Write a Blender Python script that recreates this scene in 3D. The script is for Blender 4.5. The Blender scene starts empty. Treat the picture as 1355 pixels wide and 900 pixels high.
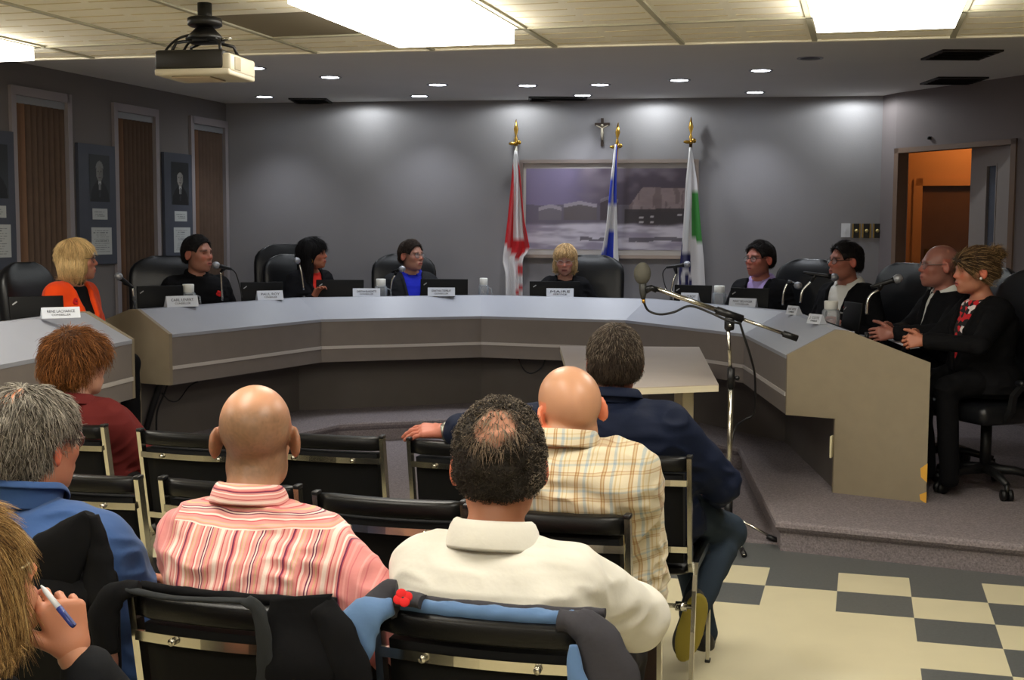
import bpy, bmesh, math, random
import numpy as np
from mathutils import Vector, Matrix

PI = math.pi
SC = bpy.context.scene
COL = SC.collection
RNG = np.random.default_rng(7)

# ------------------------------------------------------------------ camera model (also used to lay the room out from measured points)
F_PX, PITCH, ROLL, CAM_H = 1680.0, 0.0865, 0.005, 1.56
_cp, _sp = math.cos(PITCH), math.sin(PITCH)
_r0, FWD, _up0 = Vector((1, 0, 0)), Vector((0, _cp, -_sp)), Vector((0, _sp, _cp))
RIGHT = math.cos(ROLL) * _r0 + math.sin(ROLL) * _up0
UP = -math.sin(ROLL) * _r0 + math.cos(ROLL) * _up0
CAM = Vector((0, 0, CAM_H))
def ray(px, py): return FWD + RIGHT * ((px - 677.5) / F_PX) + UP * ((450 - py) / F_PX)
def PZ(px, py, z):
    r = ray(px, py); return CAM + r * ((z - CAM_H) / r.z)
def PY(px, py, Y):
    r = ray(px, py); return CAM + r * (Y / r.y)

cam_data = bpy.data.cameras.new('camera')
cam = bpy.data.objects.new('camera', cam_data); COL.objects.link(cam)
M = Matrix((RIGHT, UP, -FWD)).transposed().to_4x4(); M.translation = CAM
cam.matrix_world = M
cam_data.sensor_width = 36.0; cam_data.lens = F_PX / 1355 * 36.0
cam_data.clip_start = 0.05
SC.camera = cam
SC.view_settings.view_transform = 'Standard'; SC.view_settings.look = 'None'
SC.view_settings.exposure = 0.0; SC.view_settings.gamma = 1.0
SC.view_settings.use_curve_mapping = False
SC.cycles.use_denoising = True
SC.cycles.max_bounces = 8; SC.cycles.diffuse_bounces = 6; SC.cycles.transparent_max_bounces = 12
SC.cycles.sample_clamp_indirect = 6.0
SC.cycles.caustics_reflective = False; SC.cycles.caustics_refractive = False

# ------------------------------------------------------------------ materials
def lin(c):
    return tuple(((v / 255) / 12.92 if v / 255 <= .04045 else ((v / 255 + .055) / 1.055) ** 2.4) for v in c)
MATS = {}
def mat(name, rgb=(128, 128, 128), rough=.55, metal=0.0, spec=.5, noise=0.0, nscale=40.0, bump=0.0, bscale=200.0, attr=False,
        emit=0.0, ecol=None, trans=0.0, sheen=0.0, coat=0.0, sss=0.0, ior=1.45):
    if name in MATS: return MATS[name]
    m = bpy.data.materials.new(name); m.use_nodes = True
    nt = m.node_tree; b = nt.nodes['Principled BSDF']; L = nt.links.new
    c = (*lin(rgb), 1)
    b.inputs['Base Color'].default_value = c
    b.inputs['Roughness'].default_value = rough; b.inputs['Metallic'].default_value = metal
    b.inputs['Specular IOR Level'].default_value = spec; b.inputs['IOR'].default_value = ior
    b.inputs['Transmission Weight'].default_value = trans
    b.inputs['Sheen Weight'].default_value = sheen; b.inputs['Coat Weight'].default_value = coat
    if sss: b.inputs['Subsurface Weight'].default_value = sss; b.inputs['Subsurface Radius'].default_value = (.012, .004, .002); b.inputs['Subsurface Scale'].default_value = 1.0
    if emit:
        b.inputs['Emission Color'].default_value = (*(ecol or (1, 1, 1)), 1); b.inputs['Emission Strength'].default_value = emit
    src = None
    if attr:
        a = nt.nodes.new('ShaderNodeVertexColor'); a.layer_name = 'Col'; src = a.outputs['Color']
    tc = nt.nodes.new('ShaderNodeTexCoord')
    if noise:
        n = nt.nodes.new('ShaderNodeTexNoise'); n.inputs['Scale'].default_value = nscale; n.inputs['Detail'].default_value = 4
        L(tc.outputs['Object'], n.inputs['Vector'])
        mr = nt.nodes.new('ShaderNodeMapRange'); mr.inputs['From Min'].default_value = .25; mr.inputs['From Max'].default_value = .75
        mr.inputs['To Min'].default_value = 1 - noise; mr.inputs['To Max'].default_value = 1 + noise
        L(n.outputs['Fac'], mr.inputs['Value'])
        mx = nt.nodes.new('ShaderNodeVectorMath'); mx.operation = 'SCALE'
        if src: L(src, mx.inputs[0])
        else: mx.inputs[0].default_value = c[:3]
        L(mr.outputs['Result'], mx.inputs['Scale']); src = mx.outputs['Vector']
    if src: L(src, b.inputs['Base Color'])
    if bump:
        n = nt.nodes.new('ShaderNodeTexNoise'); n.inputs['Scale'].default_value = bscale; n.inputs['Detail'].default_value = 3
        L(tc.outputs['Object'], n.inputs['Vector'])
        bp = nt.nodes.new('ShaderNodeBump'); bp.inputs['Strength'].default_value = bump; bp.inputs['Distance'].default_value = .004
        L(n.outputs['Fac'], bp.inputs['Height']); L(bp.outputs['Normal'], b.inputs['Normal'])
    MATS[name] = m
    return m

def clear_mat(name, rgb=(235, 240, 244), alpha=.12, rough=.05, mul=.6):
    m = bpy.data.materials.new(name); m.use_nodes = True; nt = m.node_tree; nt.nodes.clear(); N = nt.nodes.new; L = nt.links.new
    o = N('ShaderNodeOutputMaterial'); t = N('ShaderNodeBsdfTransparent'); g = N('ShaderNodeBsdfPrincipled'); x = N('ShaderNodeMixShader'); f = N('ShaderNodeFresnel')
    g.inputs['Base Color'].default_value = (*lin(rgb), 1); g.inputs['Roughness'].default_value = rough
    a = N('ShaderNodeMath'); a.operation = 'MULTIPLY_ADD'; L(f.outputs[0], a.inputs[0]); a.inputs[1].default_value = mul; a.inputs[2].default_value = alpha
    L(a.outputs[0], x.inputs[0]); L(t.outputs[0], x.inputs[1]); L(g.outputs[0], x.inputs[2]); L(x.outputs[0], o.inputs[0]); MATS[name] = m; return m

# ------------------------------------------------------------------ mesh builder
class MB:
    def __init__(s): s.v = []; s.f = []; s.mi = []; s.cur = 0; s.sm = []; s.smooth = False; s.col = None
    def add(s, vs, fs, smooth=None):
        b = len(s.v); s.v += [tuple(p) for p in vs]
        for f in fs: s.f.append(tuple(b + i for i in f)); s.mi.append(s.cur); s.sm.append(s.smooth if smooth is None else smooth)
        return s
    def box(s, c, d, rz=0.0, bev=0.0, R=None, seg=2):
        bm = bmesh.new(); bmesh.ops.create_cube(bm, size=1.0)
        for v in bm.verts: v.co = Vector((v.co.x * d[0], v.co.y * d[1], v.co.z * d[2]))
        if bev: bmesh.ops.bevel(bm, geom=list(bm.edges), offset=min(bev, min(d) * .49), segments=seg, profile=.5, affect='EDGES')
        R = R or Matrix.Rotation(rz, 3, 'Z'); c = Vector(c)
        bm.verts.index_update()
        vs = [c + R @ v.co for v in bm.verts]; fs = [[v.index for v in f.verts] for f in bm.faces]
        bm.free(); return s.add(vs, fs, smooth=bool(bev) and seg > 1)
    def tube(s, path, r, n=8, caps=True, closed=False):
        path = [Vector(p) for p in path]; N = len(path)
        rr = r if isinstance(r, (list, tuple)) else [r] * N
        vs = []; prev = None
        for i in range(N):
            if closed: t = path[(i + 1) % N] - path[i - 1]
            else: t = path[min(i + 1, N - 1)] - path[max(i - 1, 0)]
            t.normalize()
            if prev is None:
                a = Vector((0, 0, 1)) if abs(t.z) < .9 else Vector((1, 0, 0))
                u = t.cross(a).normalized()
            else:
                u = (prev - t * prev.dot(t)).normalized()
            prev = u; w = t.cross(u)
            for k in range(n):
                a = 2 * PI * k / n; vs.append(path[i] + (u * math.cos(a) + w * math.sin(a)) * rr[i])
        fs = []
        for i in range(N if closed else N - 1):
            for k in range(n):
                a, b_ = i * n + k, i * n + (k + 1) % n; c, d = ((i + 1) % N) * n + (k + 1) % n, ((i + 1) % N) * n + k
                fs.append((a, b_, c, d))
        if caps and not closed: fs.append(tuple(reversed(range(n)))); fs.append(tuple(range((N - 1) * n, N * n)))
        return s.add(vs, fs, smooth=True)
    def bar(s, path, w, h, side=None):
        """flat rectangular section swept along path; side = direction of the width w"""
        path = [Vector(p) for p in path]; N = len(path); vs = []
        for i in range(N):
            t = (path[min(i + 1, N - 1)] - path[max(i - 1, 0)]).normalized()
            u = Vector(side); u = (u - t * u.dot(t)).normalized(); q = t.cross(u)
            for a, b_ in ((-1, -1), (1, -1), (1, 1), (-1, 1)): vs.append(path[i] + u * (a * w / 2) + q * (b_ * h / 2))
        fs = [(i * 4 + k, i * 4 + (k + 1) % 4, i * 4 + 4 + (k + 1) % 4, i * 4 + 4 + k) for i in range(N - 1) for k in range(4)]
        fs += [(3, 2, 1, 0), tuple(range(N * 4 - 4, N * 4))]
        return s.add(vs, fs)
    def lathe(s, prof, n=24, c=(0, 0, 0), R=None, cap=True):
        R = R or Matrix.Identity(3); c = Vector(c); vs = []
        for r, z in prof:
            for k in range(n): a = 2 * PI * k / n; vs.append(c + R @ Vector((r * math.cos(a), r * math.sin(a), z)))
        fs = [(i * n + k, i * n + (k + 1) % n, (i + 1) * n + (k + 1) % n, (i + 1) * n + k) for i in range(len(prof) - 1) for k in range(n)]
        if cap: fs += [tuple(reversed(range(n))), tuple(range((len(prof) - 1) * n, len(prof) * n))]
        return s.add(vs, fs, smooth=True)
    def ext(s, poly, vec):
        """extrude a planar 3-D polygon along vec"""
        n = len(poly); vec = Vector(vec); p = [Vector(q) for q in poly]
        vs = p + [q + vec for q in p]
        fs = [tuple(range(n))[::-1], tuple(range(n, 2 * n))] + [(i, (i + 1) % n, n + (i + 1) % n, n + i) for i in range(n)]
        return s.add(vs, fs)
    def grid(s, rows, closed=False, smooth=True, flip=False):
        m, n = len(rows), len(rows[0]); vs = [p for r in rows for p in r]
        fs = []
        for i in range(m - 1):
            for k in range(n if closed else n - 1):
                q = (i * n + k, i * n + (k + 1) % n, (i + 1) * n + (k + 1) % n, (i + 1) * n + k)
                fs.append(q[::-1] if flip else q)
        return s.add(vs, fs, smooth)
    def ball(s, c, r, n=12, m=8, R=None):
        r = (r, r, r) if not isinstance(r, (tuple, list)) else r; c = Vector(c); R = R or Matrix.Identity(3)
        vs = [c + R @ Vector((0, 0, -r[2]))]
        for i in range(1, m):
            t = -PI / 2 + PI * i / m
            for k in range(n): a = 2 * PI * k / n; vs.append(c + R @ Vector((r[0] * math.cos(t) * math.cos(a), r[1] * math.cos(t) * math.sin(a), r[2] * math.sin(t))))
        vs.append(c + R @ Vector((0, 0, r[2]))); fs = []
        for k in range(n): fs.append((0, 1 + (k + 1) % n, 1 + k))
        for i in range(m - 2):
            for k in range(n): fs.append((1 + i * n + k, 1 + i * n + (k + 1) % n, 1 + (i + 1) * n + (k + 1) % n, 1 + (i + 1) * n + k))
        t = len(vs) - 1; b = 1 + (m - 2) * n
        for k in range(n): fs.append((b + k, b + (k + 1) % n, t))
        return s.add(vs, fs, True)
    def move(s, R, t):
        t = Vector(t); s.v = [tuple(R @ Vector(p) + t) for p in s.v]; return s

def fix_normals(me):
    bm = bmesh.new(); bm.from_mesh(me); bmesh.ops.recalc_face_normals(bm, faces=bm.faces); bm.to_mesh(me); bm.free()

def obj(name, mb, m, parent=None, world=False, loc=None, normals=True, label=None, mods=()):
    """link a mesh object; world=True: vertices are world coordinates (moved into the parent's or the loc's frame)"""
    me = bpy.data.meshes.new(name)
    vs = mb.v
    if world:
        if parent is not None:
            I = (Matrix.Translation(parent.location) @ Matrix.Rotation(parent.rotation_euler.z, 4, 'Z')).inverted()
            if parent.parent is not None:
                g = parent.parent
                I = (Matrix.Translation(g.location) @ Matrix.Rotation(g.rotation_euler.z, 4, 'Z') @ Matrix.Translation(parent.location) @ Matrix.Rotation(parent.rotation_euler.z, 4, 'Z')).inverted()
            vs = [tuple(I @ Vector(p)) for p in vs]
        elif loc is not None:
            L = Vector(loc); vs = [tuple(Vector(p) - L) for p in vs]
    me.from_pydata(vs, [], mb.f)
    for mm in (m if isinstance(m, (list, tuple)) else [m]): me.materials.append(mm)
    me.polygons.foreach_set('material_index', mb.mi); me.polygons.foreach_set('use_smooth', mb.sm)
    if mb.col is not None:
        a = me.color_attributes.new('Col', 'FLOAT_COLOR', 'POINT')
        c = np.ones((len(vs), 4), np.float32); c[:, :3] = np.asarray(mb.col, np.float32); a.data.foreach_set('color', c.ravel())
    if normals: fix_normals(me)
    me.update()
    o = bpy.data.objects.new(name, me); COL.objects.link(o)
    if parent is not None: o.parent = parent
    elif loc is not None: o.location = loc
    if label: o['label'] = label
    return o

def thing(name, label, cat, loc=(0, 0, 0), rotz=0.0, group=None):
    o = bpy.data.objects.new(name, None); COL.objects.link(o); o.empty_display_size = .1
    o.location = loc; o.rotation_euler = (0, 0, rotz); o['label'] = label; o['category'] = cat
    if group: o['group'] = group
    return o
def tag(o, label, cat, group=None):
    o['label'] = label; o['category'] = cat
    if group: o['group'] = group
    return o
def struct(name, mb, m, loc=None):
    o = obj(name, mb, m, world=loc is not None, loc=loc); o['kind'] = 'structure'; return o
def dup(root, loc, rotz, label=None):
    r = root.copy(); COL.objects.link(r); r.location = loc; r.rotation_euler = (0, 0, rotz); r.scale = (1, 1, 1)
    if label: r['label'] = label
    for ch in list(root.children):
        c = ch.copy(); COL.objects.link(c); c.parent = r
        for g in list(ch.children):
            d = g.copy(); COL.objects.link(d); d.parent = c
    return r

# value noise, vectorised
_tab = np.random.default_rng(3).random((32, 32, 32)).astype(np.float32)
def vnoise(x, y, z):
    xi, yi, zi = np.floor(x).astype(int), np.floor(y).astype(int), np.floor(z).astype(int)
    fx, fy, fz = x - xi, y - yi, z - zi
    fx, fy, fz = fx * fx * (3 - 2 * fx), fy * fy * (3 - 2 * fy), fz * fz * (3 - 2 * fz)
    def T(a, b, c): return _tab[(xi + a) & 31, (yi + b) & 31, (zi + c) & 31]
    c00 = T(0, 0, 0) * (1 - fx) + T(1, 0, 0) * fx; c10 = T(0, 1, 0) * (1 - fx) + T(1, 1, 0) * fx
    c01 = T(0, 0, 1) * (1 - fx) + T(1, 0, 1) * fx; c11 = T(0, 1, 1) * (1 - fx) + T(1, 1, 1) * fx
    return (c00 * (1 - fy) + c10 * fy) * (1 - fz) + (c01 * (1 - fy) + c11 * fy) * fz
def fbm(x, y, z, o=3):
    s = 0; a = .5
    for i in range(o): s = s + a * vnoise(x * 2 ** i + 7.3 * i, y * 2 ** i + 3.1 * i, z * 2 ** i); a *= .5
    return s

def painted(name, w, h, nx, ny, fn, m, origin, ux, uz, parent=None, off=0.0):
    """flat picture sheet: vertex colours from fn(u, v) (u right, v up, 0..1)"""
    mb = MB(); ux, uz = Vector(ux), Vector(uz); o = Vector(origin)
    U, V = np.meshgrid(np.linspace(0, 1, nx), np.linspace(0, 1, ny))
    rows = [[o + ux * (w * U[j, i]) + uz * (h * V[j, i]) for i in range(nx)] for j in range(ny)]
    mb.grid(rows, smooth=False); mb.col = fn(U.ravel(), V.ravel())
    return obj(name, mb, m, parent, world=True, normals=False)
EM_PANEL, EM_CAN, W_CAN, W_WASH, W_COR = 14.0, 16.0, 26.0, 11.0, 9.0
RES, STR = .0055, 1.0
# ------------------------------------------------------------------ surfaces
PLAT = 0.15          # council platform
Z_TILE, Z_GREY = 2.44, 2.69
YAW = 0.27           # audience rows / floor tiles are turned this much
CY, SY = math.cos(YAW), math.sin(YAW)
def G(a, b):         # a along the tile rows (right), b away from the camera, from the tile grid's corner
    return Vector((1.2062 + a * CY + b * SY, 5.7945 - a * SY + b * CY, 0))

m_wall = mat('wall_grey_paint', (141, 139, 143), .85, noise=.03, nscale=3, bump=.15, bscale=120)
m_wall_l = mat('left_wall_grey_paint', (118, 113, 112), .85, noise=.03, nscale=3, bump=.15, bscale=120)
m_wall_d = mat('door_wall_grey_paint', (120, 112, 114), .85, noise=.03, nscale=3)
m_trim = mat('grey_mauve_trim', (150, 143, 146), .6)
m_greyceil = mat('painted_grey_ceiling', (226, 225, 222), .9, noise=.02, nscale=2)
m_ctile = mat('cream_ceiling_tile', (248, 243, 226), .9, noise=.015, nscale=30, bump=.2, bscale=150)
m_cline = mat('ceiling_tile_ridge', (214, 200, 160), .9)
m_tbar = mat('ceiling_grid_metal', (176, 172, 150), .6)
m_floorc = mat('cream_vinyl_tile', (205, 196, 164), .32, noise=.035, nscale=5, spec=.4)
m_floord = mat('dark_grey_vinyl_tile', (88, 90, 90), .35, noise=.14, nscale=70, spec=.4)
m_carpet = mat('grey_mauve_carpet', (128, 120, 122), .95, noise=.38, nscale=110, bump=.9, bscale=160, spec=.1)
m_carpetd = mat('dark_carpet', (88, 82, 84), .95, noise=.4, nscale=110, bump=.9, bscale=160, spec=.1)

# ------------------------------------------------------------------ walls (plan points)
BL = PY(299, 142, 11.65); BL.z = 0
BR = PY(1167, 300, 10.72); BR.z = 0
ldir = Vector((-.2815, -1, 0)).normalized()
LF = BL + ldir * 14.5
JL = PY(1182, 300, 10.5); JL.z = 0        # left door jamb
HG = PY(1341, 330, 9.3); HG.z = 0         # hinge jamb
rdir = (HG - JL).normalized()
RF = HG + rdir * 11.5
def wall_seg(mb, a, b, z0, z1, th, side):
    a, b = Vector(a), Vector(b); t = (b - a).normalized(); n = Vector((-t.y, t.x, 0)) * side * th
    mb.ext([a + Vector((0, 0, z0)), b + Vector((0, 0, z0)), b + Vector((0, 0, z1)), a + Vector((0, 0, z1))], n)
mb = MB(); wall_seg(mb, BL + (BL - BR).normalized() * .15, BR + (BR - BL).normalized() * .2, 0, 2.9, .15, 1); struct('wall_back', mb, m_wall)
# left wall with three recessed windows
lw = lambda s: BL + ldir * s
def left_s(px, py=200):     # distance along the left wall seen at a pixel column
    r = ray(px, py); q = Vector((r.x, r.y)); d = Vector((ldir.x, ldir.y))
    # BL + ldir*s = q*t
    A = np.array([[q.x, -d.x], [q.y, -d.y]]); t, s_ = np.linalg.solve(A, np.array([BL.x, BL.y])); return float(s_)
def left_z(px, py):
    s_ = left_s(px, py); p = lw(s_); r = ray(px, py); return CAM_H + r.z * (p.y / r.y)
wins = []
for (x0, y0, x1, y1) in ((13, 119, 89, 130), (149, 139, 205, 150), (251, 158, 297, 166)):
    sa, sb = left_s(x0, y0), left_s(x1, y1); wins.append((sb, sa, (left_z(x0, y0) + left_z(x1, y1)) / 2))
WZ0, WTOP = .45, sum(w[2] for w in wins) / 3
nl = Vector((ldir.y, -ldir.x, 0));  nl = nl if nl.x > 0 else -nl       # into the room
mb = MB(); edges = [-.1] + [v for w in wins for v in sorted((w[0], w[1]), reverse=False)][:0]
cuts = sorted([(min(w[0], w[1]), max(w[0], w[1])) for w in wins]); s0 = -.1
for a, b in cuts:
    wall_seg(mb, lw(s0), lw(a), 0, 2.9, .15, 1 if (Vector((-ldir.y, ldir.x, 0)).dot(nl) < 0) else -1)
    sd = 1 if (Vector((-ldir.y, ldir.x, 0)).dot(nl) < 0) else -1
    wall_seg(mb, lw(a), lw(b), 0, WZ0, .15, sd); wall_seg(mb, lw(a), lw(b), WTOP, 2.9, .15, sd); s0 = b
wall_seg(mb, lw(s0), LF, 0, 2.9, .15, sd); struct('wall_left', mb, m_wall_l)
m_blind = mat('brown_vertical_blind', (92, 72, 59), .7, noise=.12, nscale=12)
m_blindl = mat('tan_vertical_blind', (122, 90, 68), .7)
m_hrail = mat('grey_headrail', (140, 142, 146), .5)
m_pane = mat('dark_night_glass', (10, 12, 16), .08, spec=.6)
for k, (a, b) in enumerate(cuts):
    fr = MB(); w = .032
    for (p, q, z0, z1) in ((a - .02, a + w, WZ0 - .03, WTOP + .03), (b - w, b + .02, WZ0 - .03, WTOP + .03), (a, b, WTOP - w, WTOP + .03), (a, b, WZ0 - .03, WZ0 + w)):
        fr.ext([lw(p) + Vector((0, 0, z0)) + nl * .025, lw(q) + Vector((0, 0, z0)) + nl * .025, lw(q) + Vector((0, 0, z1)) + nl * .025, lw(p) + Vector((0, 0, z1)) + nl * .025], -nl * .17)
    o = struct('window_%d' % (k + 1), fr, m_trim)
    g = MB(); g.ext([lw(a) + Vector((0, 0, WZ0)) - nl * .13, lw(b) + Vector((0, 0, WZ0)) - nl * .13, lw(b) + Vector((0, 0, WTOP)) - nl * .13, lw(a) + Vector((0, 0, WTOP)) - nl * .13], -nl * .01)
    obj('window_pane', g, m_pane, o)
    t = thing('vertical_blind', ('dark brown vertical blind in the tall window nearest the back corner', 'brown vertical blind in the middle tall window between two portrait panels',
              'brown vertical blind in the widest tall window behind the woman in orange')[k], 'blind', lw((a + b) / 2) + Vector((0, 0, WZ0)), 0, None)
    hr = MB(); hr.ext([lw(a + w) + Vector((0, 0, WTOP - w - .05)) - nl * .0, lw(b - w) + Vector((0, 0, WTOP - w - .05)) - nl * .0, lw(b - w) + Vector((0, 0, WTOP - w)) - nl * .0, lw(a + w) + Vector((0, 0, WTOP - w)) - nl * .0], -nl * .05)
    obj('head_rail', hr, m_hrail, t, True)
    ns = 9; sw = (b - a - 2 * w) / ns
    for i in range(ns):
        c = lw(a + w + (i + .5) * sw) - nl * .03; ang = .85
        d = (ldir * math.cos(ang) - nl * math.sin(ang)) * sw * .56
        sm = MB(); p0, p1 = c - d, c + d
        rows = []
        for z in (WZ0 + w + .01, WTOP - w - .05):
            rows.append([p0 + Vector((0, 0, z)), (p0 + p1) / 2 + nl * .006 + Vector((0, 0, z)), p1 + Vector((0, 0, z))])
        sm.grid(rows); s2 = [[p - nl * .002 for p in r] for r in rows]; sm.grid(s2, flip=True)
        obj('slat', sm, m_blindl if i >= ns - 2 else m_blind, t, True)

# right wall with the doorway
DOOR_H = 2.24
rn = Vector((rdir.y, -rdir.x, 0)); rn = rn if rn.x < 0 else -rn       # into the room
sd = 1 if Vector((-rdir.y, rdir.x, 0)).dot(rn) < 0 else -1
mb = MB()
wall_seg(mb, BR - rdir * .1, JL, 0, 2.9, .07, sd); wall_seg(mb, JL, HG, DOOR_H, 2.9, .07, sd); wall_seg(mb, HG, RF, 0, 2.9, .16, sd)
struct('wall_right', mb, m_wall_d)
m_frame = mat('door_frame_brown', (120, 98, 84), .5)
fr = MB()
for a, b, z0, z1 in ((JL, JL + rdir * .05, PLAT, DOOR_H), (HG - rdir * .05, HG, PLAT, DOOR_H), (JL, HG, DOOR_H - .04, DOOR_H)):
    fr.ext([a + Vector((0, 0, z0)) + rn * .015, b + Vector((0, 0, z0)) + rn * .015, b + Vector((0, 0, z1)) + rn * .015, a + Vector((0, 0, z1)) + rn * .015], -rn * .1)
struct('trim_1', fr, m_frame)
# open door leaf, with a narrow glazed slot
m_leaf = mat('grey_door_paint', (148, 140, 138), .55, noise=.03, nscale=4)
LE = PY(1281, 330, 10.05); LE.z = 0
ld = (LE - HG); lw_ = ld.length; ld.normalize(); lnn = Vector((-ld.y, ld.x, 0)); lnn = lnn if lnn.x < 0 else -lnn
t = thing('door', 'grey door leaf with a narrow glass slot standing open in the doorway', 'door', HG + Vector((0, 0, PLAT)), 0)
t['kind'] = 'structure'; t.name = 'door_1'; del t['category']; del t['label']
def leafbox(u0, u1, z0, z1, th=.045, off=0.0):
    m_ = MB(); a, b = HG + ld * u0 + lnn * off, HG + ld * u1 + lnn * off
    m_.ext([a + Vector((0, 0, z0)), b + Vector((0, 0, z0)), b + Vector((0, 0, z1)), a + Vector((0, 0, z1))], -lnn * th); return m_
lf = MB(); U0, U1, Z0, Z1 = lw_ * .42, lw_ * .62, .95, 2.06
for (a, b, c, d) in ((0, U0, PLAT + .01, 2.22), (U1, lw_, PLAT + .01, 2.22), (U0, U1, PLAT + .01, Z0), (U0, U1, Z1, 2.22)):
    q = leafbox(a, b, c, d); lf.add(q.v, q.f)
obj('door_leaf', lf, m_leaf, t, True)
obj('glass_slot', leafbox(U0, U1, Z0, Z1, .008, -.018), mat('door_glass_blue_grey', (92, 98, 112), .15), t, True)
g = MB()
for (a, b, c, d) in ((U0 - .015, U0, Z0, Z1), (U1, U1 + .015, Z0, Z1), (U0 - .015, U1 + .015, Z1, Z1 + .015), (U0 - .015, U1 + .015, Z0 - .015, Z0)):
    q = leafbox(a, b, c, d, .055, .005); g.add(q.v, q.f)
obj('slot_frame', g, m_leaf, t, True)
# corridor beyond the doorway: a wall with a second, brown door
m_cor = mat('warm_corridor_paint', (206, 140, 88), .7)
m_bdoor = mat('brown_wood_door', (104, 66, 36), .45, noise=.08, nscale=8)
cd = Vector((1, -.35, 0)).normalized(); cnn = Vector((-.35, -1, 0)).normalized()
C0 = PY(1160, 300, 12.1); C0.z = 0
cw = lambda s: C0 + cd * s
d0 = .0
for s_ in np.linspace(0, 2, 401):
    p = cw(s_); 
    if p.x / p.y * F_PX + 677.5 > 1207: d0 = s_; break
DT = 2.03
mb = MB(); wall_seg(mb, cw(-.5), cw(d0), 0, 2.9, .1, 1); wall_seg(mb, cw(d0), cw(d0 + .9), DT, 2.9, .1, 1); wall_seg(mb, cw(d0 + .9), cw(3), 0, 2.9, .1, 1)
struct('wall_corridor', mb, m_cor)
mb = MB(); wall_seg(mb, cw(3) + Vector((0, -3.2, 0)), cw(3), 0, 2.9, .1, 1); struct('wall_corridor_end', mb, m_cor)
mb = MB()
for a, b, z0, z1 in ((d0 - .02, d0 + .06, 0, DT + .03), (d0 + .84, d0 + .92, 0, DT + .03), (d0, d0 + .9, DT - .04, DT + .03)):
    mb.ext([cw(a) + Vector((0, 0, z0)) + cnn * .02, cw(b) + Vector((0, 0, z0)) + cnn * .02, cw(b) + Vector((0, 0, z1)) + cnn * .02, cw(a) + Vector((0, 0, z1)) + cnn * .02], -cnn * .1)
struct('trim_2', mb, m_cor)
t = bpy.data.objects.new('door_2', None); COL.objects.link(t); t.location = cw(d0 + .45); t['kind'] = 'structure'
mb = MB(); mb.ext([cw(d0 + .06), cw(d0 + .84), cw(d0 + .84) + Vector((0, 0, DT - .04)), cw(d0 + .06) + Vector((0, 0, DT - .04))], -cnn * .04)
mb.v = [tuple(Vector(p) - cnn * .04) for p in mb.v]; obj('door_leaf', mb, m_bdoor, t, True)
m_brass = mat('aged_brass', (176, 132, 56), .3, metal=1.0)
mb = MB(); c = cw(d0 + .16) + Vector((0, 0, 1.22)) - cnn * .036; mb.box(c, (.14, .012, .36), rz=math.atan2(cd.y, cd.x), bev=.004); pl = obj('lock_plate', mb, mat('dark_brass_plate', (110, 84, 40), .4, metal=1.0), t, True)
mb = MB(); k = c + Vector((0, 0, -.09)) + cnn * .05; mb.ball(k, .032); mb.tube([k, k - cnn * .05], .012); mb.ball(c + Vector((0, 0, .07)) + cnn * .01, .02)
obj('door_knob', mb, m_brass, t, True)
mb = MB(); mb.box(JL * .5 + HG * .5 + Vector((0, 0, DOOR_H + .06)) + rn * .012 - rdir * .25, (.03, .03, .025), bev=.006)
tag(obj('door_sensor', mb, mat('black_plastic', (18, 18, 20), .4), world=True, loc=JL * .5 + HG * .5 + Vector((0, 0, DOOR_H + .06)) - rdir * .25), 'tiny black sensor on the wall above the doorway', 'sensor')
m_black = MATS['black_plastic']

# ------------------------------------------------------------------ floor
mb = MB()
def tilecol(i, j):
    if j < 0: return 1
    if j <= 1 or i >= 2: return 0 if (i + j) % 2 else 1
    return 0
TS = .3089
mb.cur = 0
for i in range(-24, 18):
    for j in range(-2, 30):
        p = [G(a * TS, -b * TS) for a, b in ((i, j), (i + 1, j), (i + 1, j + 1), (i, j + 1))]
        mb.cur = tilecol(i, j); mb.add(p, [(3, 2, 1, 0)])
mb.cur = 0
q = [Vector((-9, -6, -.12)), Vector((9, -6, -.12)), Vector((9, 14, -.12)), Vector((-9, 14, -.12))]
mb.ext(q, (0, 0, .1)); struct('floor', mb, [m_floorc, m_floord])
# carpet inside the horseshoe, level with the tiles
mb = MB(); a0 = 1.46 * TS
mb.ext([G(-9, a0) , G(.1, a0), G(.1, a0 + .4), G(-.2, 4.5), G(-9, 7)], (0, 0, .006)); struct('floor_carpet', mb, m_carpet)
# raised platform (polygon edge follows the desks), with a rolled carpet nosing
E = [PZ(1026, 690, PLAT), PZ(976, 592, PLAT)]
edge = [Vector((-2.6, 5.2, 0)), Vector((-1.98, 6.9, 0)), Vector((-1.9, 8.0, 0)), Vector((-1.25, 9.15, 0)), Vector((-.22, 9.5, 0)), Vector((.80, 9.15, 0)), Vector((1.38, 8.35, 0)), E[1], E[0],
        PZ(1357, 722, PLAT), PZ(1357, 722, PLAT) + (PZ(1357, 722, PLAT) - E[0]).normalized() * 2.6]
for p in edge: p.z = 0
edge[-2:-1] = []
out = edge + [Vector((5.4, 12.9, 0)), Vector((-5.2, 12.9, 0)), Vector((-5.2, 5.2, 0))]
mb = MB()
cen = Vector((0, 11, 0))
def inset(pts, d):
    res = []; n = len(pts)
    for i in range(n):
        a, b, c = pts[i - 1], pts[i], pts[(i + 1) % n]
        t1, t2 = (b - a).normalized(), (c - b).normalized(); n1, n2 = Vector((-t1.y, t1.x, 0)), Vector((-t2.y, t2.x, 0))
        m_ = (n1 + n2); m_ = m_ / max(.3, m_.dot(n1)); res.append(b + m_ * d)
    return res
area = sum(out[i - 1].x * out[i].y - out[i].x * out[i - 1].y for i in range(len(out)))
sg = 1 if area > 0 else -1
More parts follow.
